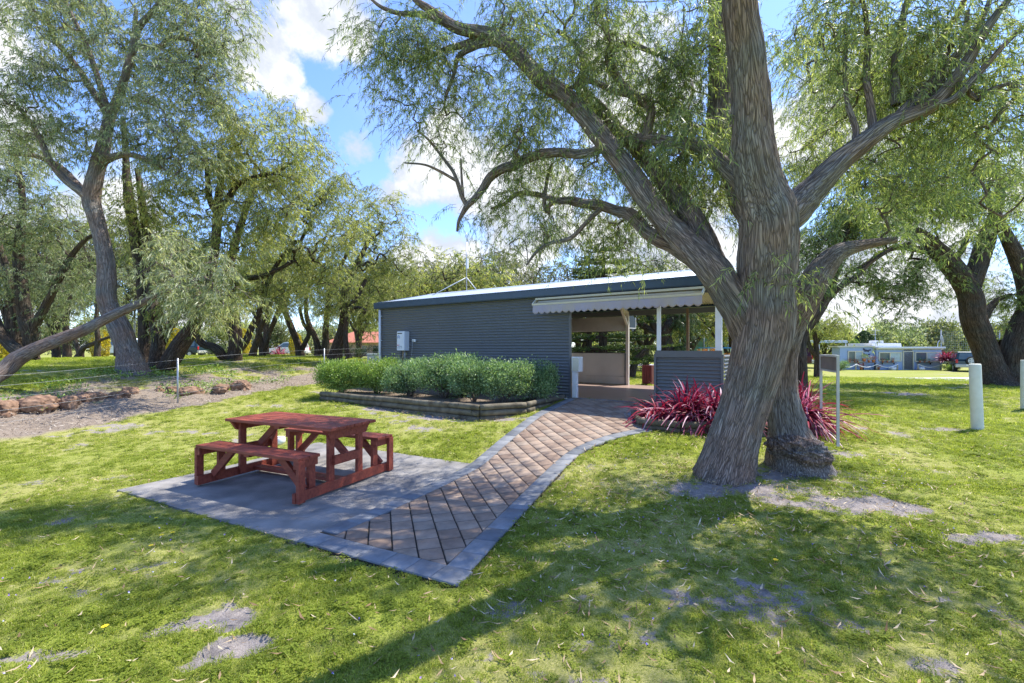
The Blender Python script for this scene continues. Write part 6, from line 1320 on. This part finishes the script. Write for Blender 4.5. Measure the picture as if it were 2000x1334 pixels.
for px, Yd, h_, rx, lf, lb in [(1250,27,1.5,1.6,'leaf_dark','dark low hedge bush at the back of the lawn behind the doorway'),(1640,42,1.0,.8,'leaf_shrub','pale leafy bush at the left end of the blue house'),(1856,41.6,.7,.9,'leaf_shrub_yellow','lime green low plants under the dark red cordyline'),
     (420,29,.8,.8,'leaf_dark','dark low bush beyond the low curved limb'),(700,26,.9,1.6,'leaf_dark','dark green hedge left of the shelter by the thick leaning trunk'),(1205,30,1.6,1.8,'leaf_shrub_yellow','light green bush seen under the roller shutter')]:
    shrub(px, Yd, h_, rx, int(px), lf, lb, 70, group=None, z0=H((px-CX)/F*Yd, Yd))
# pots
shelf(1722, 1749, .72, -.5, 'wall shelf with flower pots under the middle window'); shelf(1792, 1820, .72, -.5, 'wall shelf with flower pots under the right window'); shelf(1684, 1711, .72, -.58, 'black plant stand crowded with pots below the butterflies', True); shelf(1656, 1680, .72, -.25, 'narrow shelf with pots under the left window')
for q_ in POTS: pot_plant(*q_)
# weeds on the bank, twigs and leaf litter, flowers, grass
def scatter(n_, x0, x1, y0, y1, r_): return r_.uniform(x0, x1, n_), r_.uniform(y0, y1, n_)
rw = np.random.default_rng(131)
wx, wy = scatter(60000, -14, -5, 6, 22, rw); o_ = fence_off(wx, wy); nz1 = fbm(np.stack([wx*1.1, wy*1.1, 0*wx], -1), 3); k = (o_ > .2) & (o_ < 3.4) & (nz1 > .22); wx, wy = wx[k][:16000], wy[k][:16000]
wz = hgt(wx, wy) + rw.uniform(.0, .16, len(wx)); tag(leaf_quads('weeds', np.stack([wx, wy, wz], 1), .07, rw, [M['leaf_shrub_yellow']], asp=.4, up=1), 'green weeds growing among the rocks and twigs of the bank', 'weeds', kind='stuff')
sx2, sy2 = scatter(90000, -15, -4.5, 4, 23, rw); _, ml, _ = masks(sx2, sy2); k = rw.random(len(sx2)) < ml * .6; sx2, sy2 = sx2[k][:26000], sy2[k][:26000]
def flat_quads(name, x, y, ln, wd, r_, m, lift=.012, tl=.35, curl=.25, label=None, cat=None):
    n_ = len(x); a = r_.uniform(0, 2*math.pi, n_); l_ = ln * r_.uniform(.5, 1.4, n_); z = hgt(x, y) + lift * r_.uniform(.3, 1.6, n_); d = np.stack([np.cos(a), np.sin(a), r_.normal(0, tl, n_)], 1); s = np.stack([-np.sin(a), np.cos(a), r_.normal(0, tl, n_)], 1)
    c = np.stack([x, y, z], 1); w_ = wd * r_.uniform(.6, 1.3, n_); up_ = np.array([0, 0, 1.]) * (l_ * curl * r_.random(n_))[:, None]
    rows = [c - d*l_[:, None]*.5 + up_, c - d*l_[:, None]*.1 + s*w_[:, None]*.5, c + d*l_[:, None]*.5 + up_*.8, c - d*l_[:, None]*.1 - s*w_[:, None]*.5]
    V = np.stack(rows, 1).reshape(-1, 3); return tag(npmesh(name, V, np.array([[0,1,3],[1,2,3]])[None].repeat(n_, 0).reshape(-1, 3) + np.repeat(np.arange(n_)*4, 2)[:, None], m, attrs={'tone': ('FLOAT', np.repeat(r_.random(n_), 4))}), label, cat, kind='stuff')
flat_quads('mulch_twigs', sx2, sy2, .11, .010, rw, M['stick'], .03, .3, .1, 'dry twigs and bark mulch covering the fence bank', 'mulch')
lx, ly = scatter(46000, -6, 8, 2.0, 12, rw); dtree = np.exp(-((lx - 1.9)**2/7 + (ly - 4.6)**2/4.5)); dlog = np.exp(-((ly - (9.1 - .55*(lx+.6)*(lx<0)))**2/.3)) * (lx < .6) * (lx > -4.6)
k = (rw.random(len(lx)) < .09 + .55 * dtree + .3 * dlog) & ~on_paving(lx, ly); lx, ly = lx[k], ly[k]
flat_quads('leaf_litter', lx, ly, .072, .011, rw, M['litter'], .030, .25, .25, 'dry fallen leaves scattered on the lawn and under the trees', 'leaf litter')
lx, ly = scatter(420, 0, 4.2, 2.4, 9.5, rw); pv2 = on_paving(lx, ly); flat_quads('leaf_litter', lx[pv2], ly[pv2], .05, .009, rw, M['litter'], .03, .1, .1, 'few dry leaves lying on the paving', 'leaf litter')
def daisy(px, py, label):
    g = G(px, py); t = empty('yellow_daisy', g + Vector((0, 0, .035)), 0, label, 'flower', 'yellow daisies in the lawn'); m_ = MB()
    for j in range(11):
        a = j * 2 * math.pi / 11; c, s = math.cos(a), math.sin(a); m_.geo([(.004*c,.004*s,0),(.013*c-.004*s,.013*s+.004*c,.003),(.022*c,.022*s,.001),(.013*c+.004*s,.013*s-.004*c,.003)], [[0,1,2,3]])
    m_.build('petals', M['petal_y'], t); MB().lathe([(.007,0),(.006,.004),(.001,.006)], (0,0,0), M['petal_y'], 10).build('centre', None, t); MB().tube([(0,0,-.035),(0,0,0)], .0015, M['leaf_shrub'], 5).build('stem', None, t)
for px, py, lb in [(205,1234,'yellow daisy in the bottom left of the lawn'),(316,1052,'yellow daisy, left one of the pair below the slab corner'),(337,1047,'yellow daisy, right one of the pair below the slab corner'),(295,1073,'yellow daisy just below the pair by the slab'),(305,1018,'yellow daisy farthest up beside the slab edge'),(1515,1102,'yellow daisy in the middle of the lawn right of the path'),(2052,1100,'yellow daisy past the right edge')][:6]: daisy(px, py, lb)
px_, py_ = scatter(900, -4, 5, 2.2, 6.5, rw); k = ~on_paving(px_, py_) & (fbm(np.stack([px_, py_, 0*px_], -1), 2) > .1); px_, py_ = px_[k][:230], py_[k][:230]
tag(leaf_quads('wildflowers', np.repeat(np.stack([px_, py_, hgt(px_, py_)+.03], 1), 4, 0) + rw.normal(0, .003, (len(px_)*4, 3)), .010, rw, [M['petal_p'], M['white']], split=.35, asp=.9), 'tiny purple and white wildflowers in the grass', 'wildflowers', kind='stuff')
# ------------------------------------------------------------------ grass tufts (geometry nodes over a cloud of points)
def tuft(seed, n_, rad, h, wd, clover=0):
    r_ = np.random.default_rng(seed); a = r_.uniform(0, 2*math.pi, n_); o_ = rad * np.sqrt(r_.random((n_, 1))) * unit(r_.normal(size=(n_, 2))); hh = h * r_.uniform(.45, 1.25, n_); ln_ = r_.uniform(.2, 1.3, n_) * hh
    b_ = np.concatenate([o_, np.zeros((n_, 1))], 1); d = np.stack([np.cos(a), np.sin(a), 0*a], 1); s = np.stack([-np.sin(a), np.cos(a), 0*a], 1) * (wd * r_.uniform(.7, 1.3, n_))[:, None] * .5
    m1 = b_ + d*(ln_*.35)[:, None] + np.array([0,0,1.])*(hh*.62)[:, None]; t_ = b_ + d*ln_[:, None] + np.array([0,0,1.])*(hh*r_.uniform(.6,1.05,n_))[:, None]
    V = np.stack([b_-s, b_+s, m1+s*.8, m1-s*.8, t_], 1).reshape(-1, 3); i = np.arange(n_)[:, None]*5
    Q_ = (np.array([[0,1,2,3]]) + i); T_ = (np.array([[3,2,4]]) + i); tn = np.clip(r_.normal(.42, .18, n_) + (r_.random(n_) < .07) * .4, 0, 1)
    return npmesh('grass_tuft', V, [Q_, T_], M['grass'], attrs={'tone': ('FLOAT', np.repeat(tn, 5))}, link=False)
def clover(seed, n_, rad):
    r_ = np.random.default_rng(seed); c = np.concatenate([rad*np.sqrt(r_.random((n_,1)))*unit(r_.normal(size=(n_,2))), r_.uniform(.012,.03,(n_,1))], 1); Vs = []
    for j in range(3):
        a = r_.uniform(0, 6, n_)*0 + j*2.09 + r_.uniform(0, 2, 1); d = np.stack([np.cos(a), np.sin(a), .15+0*a], 1)*.010; s = np.stack([-np.sin(a), np.cos(a), 0*a], 1)*.005; Vs.append(np.stack([c, c+d*.7+s, c+d*1.1, c+d*.7-s], 1))
    V = np.concatenate(Vs).reshape(-1, 3); return npmesh('clover_tuft', V, np.arange(len(V)).reshape(-1, 4), M['grass'], attrs={'tone': ('FLOAT', np.repeat(np.clip(r_.normal(.28,.1,len(V)//4),0,1), 4))}, link=False)
gc_ = bpy.data.collections.new('tuft_source')
for s_ in range(6): gc_.objects.link(tuft(200+s_, 48, .055, .019, .0032))
for s_ in range(2): gc_.objects.link(tuft(210+s_, 34, .05, .027, .0036))
for s_ in range(2): gc_.objects.link(clover(220+s_, 20, .05))
def gn_scatter(name, pts, scl, coll, label, cat):
    me = bpy.data.meshes.new(name); me.vertices.add(len(pts)); me.vertices.foreach_set('co', np.asarray(pts, np.float32).ravel())
    at = me.attributes.new('scl', 'FLOAT', 'POINT'); at.data.foreach_set('value', np.asarray(scl, np.float32)); o = bpy.data.objects.new(name, me); COL.objects.link(o)
    ng = bpy.data.node_groups.new(name + '_scatter', 'GeometryNodeTree'); ng.interface.new_socket('Geometry', in_out='INPUT', socket_type='NodeSocketGeometry'); ng.interface.new_socket('Geometry', in_out='OUTPUT', socket_type='NodeSocketGeometry')
    nn_, ll = ng.nodes, ng.links; gi = nn_.new('NodeGroupInput'); go = nn_.new('NodeGroupOutput'); ip = nn_.new('GeometryNodeInstanceOnPoints'); ci = nn_.new('GeometryNodeCollectionInfo'); ci.inputs['Collection'].default_value = coll; ci.inputs['Separate Children'].default_value = True; ci.inputs['Reset Children'].default_value = True
    rvn = nn_.new('FunctionNodeRandomValue'); rvn.data_type = 'FLOAT_VECTOR'; rvn.inputs[0].default_value = (-.22, -.22, 0); rvn.inputs[1].default_value = (.22, .22, 6.283)
    na = nn_.new('GeometryNodeInputNamedAttribute'); na.data_type = 'FLOAT'; na.inputs['Name'].default_value = 'scl'
    ll.new(gi.outputs[0], ip.inputs['Points']); ll.new(ci.outputs[0], ip.inputs['Instance']); ip.inputs['Pick Instance'].default_value = True
    ll.new(rvn.outputs[0], ip.inputs['Rotation']); ll.new(na.outputs['Attribute'], ip.inputs['Scale']); ll.new(ip.outputs[0], go.inputs[0])
    md = o.modifiers.new('scatter', 'NODES'); md.node_group = ng; return tag(o, label, cat, kind='stuff')
rg = np.random.default_rng(300); GX, GY, GS = [], [], []
for y0, y1, den, sc_ in ((1.9, 3.6, 1050, .95), (3.6, 5.5, 700, 1.05), (5.5, 8.5, 380, 1.25), (8.5, 14, 150, 1.7), (14, 26, 45, 2.6)):
    w0 = y1 * 1.2 + .4; n_ = int((y1 - y0) * 2 * w0 * den); x, y = rg.uniform(-w0, w0, n_), rg.uniform(y0, y1, n_); k = (np.abs(x) < y * 1.17 + .35); x, y = x[k], y[k]
    b_, ml, dr = masks(x, y); pr = (1 - np.clip(b_ * 1.35, 0, 1)) * (1 - ml) * (1 - .35 * dr); k = (rg.random(len(x)) < pr) & ~on_paving(x, y); x, y, dr = x[k], y[k], dr[k]
    GX.append(x); GY.append(y); GS.append(sc_ * rg.uniform(.6, 1.25, len(x)) * (1.08 - .3 * dr))
GX, GY, GS = map(np.concatenate, (GX, GY, GS))
gn_scatter('grass', np.stack([GX, GY, hgt(GX, GY) + .0], 1), GS, gc_, 'short green lawn grass with clover', 'grass')
print('tufts', len(GX), 'tris', sum(len(o.data.polygons) for o in bpy.data.objects if o.type == 'MESH'))
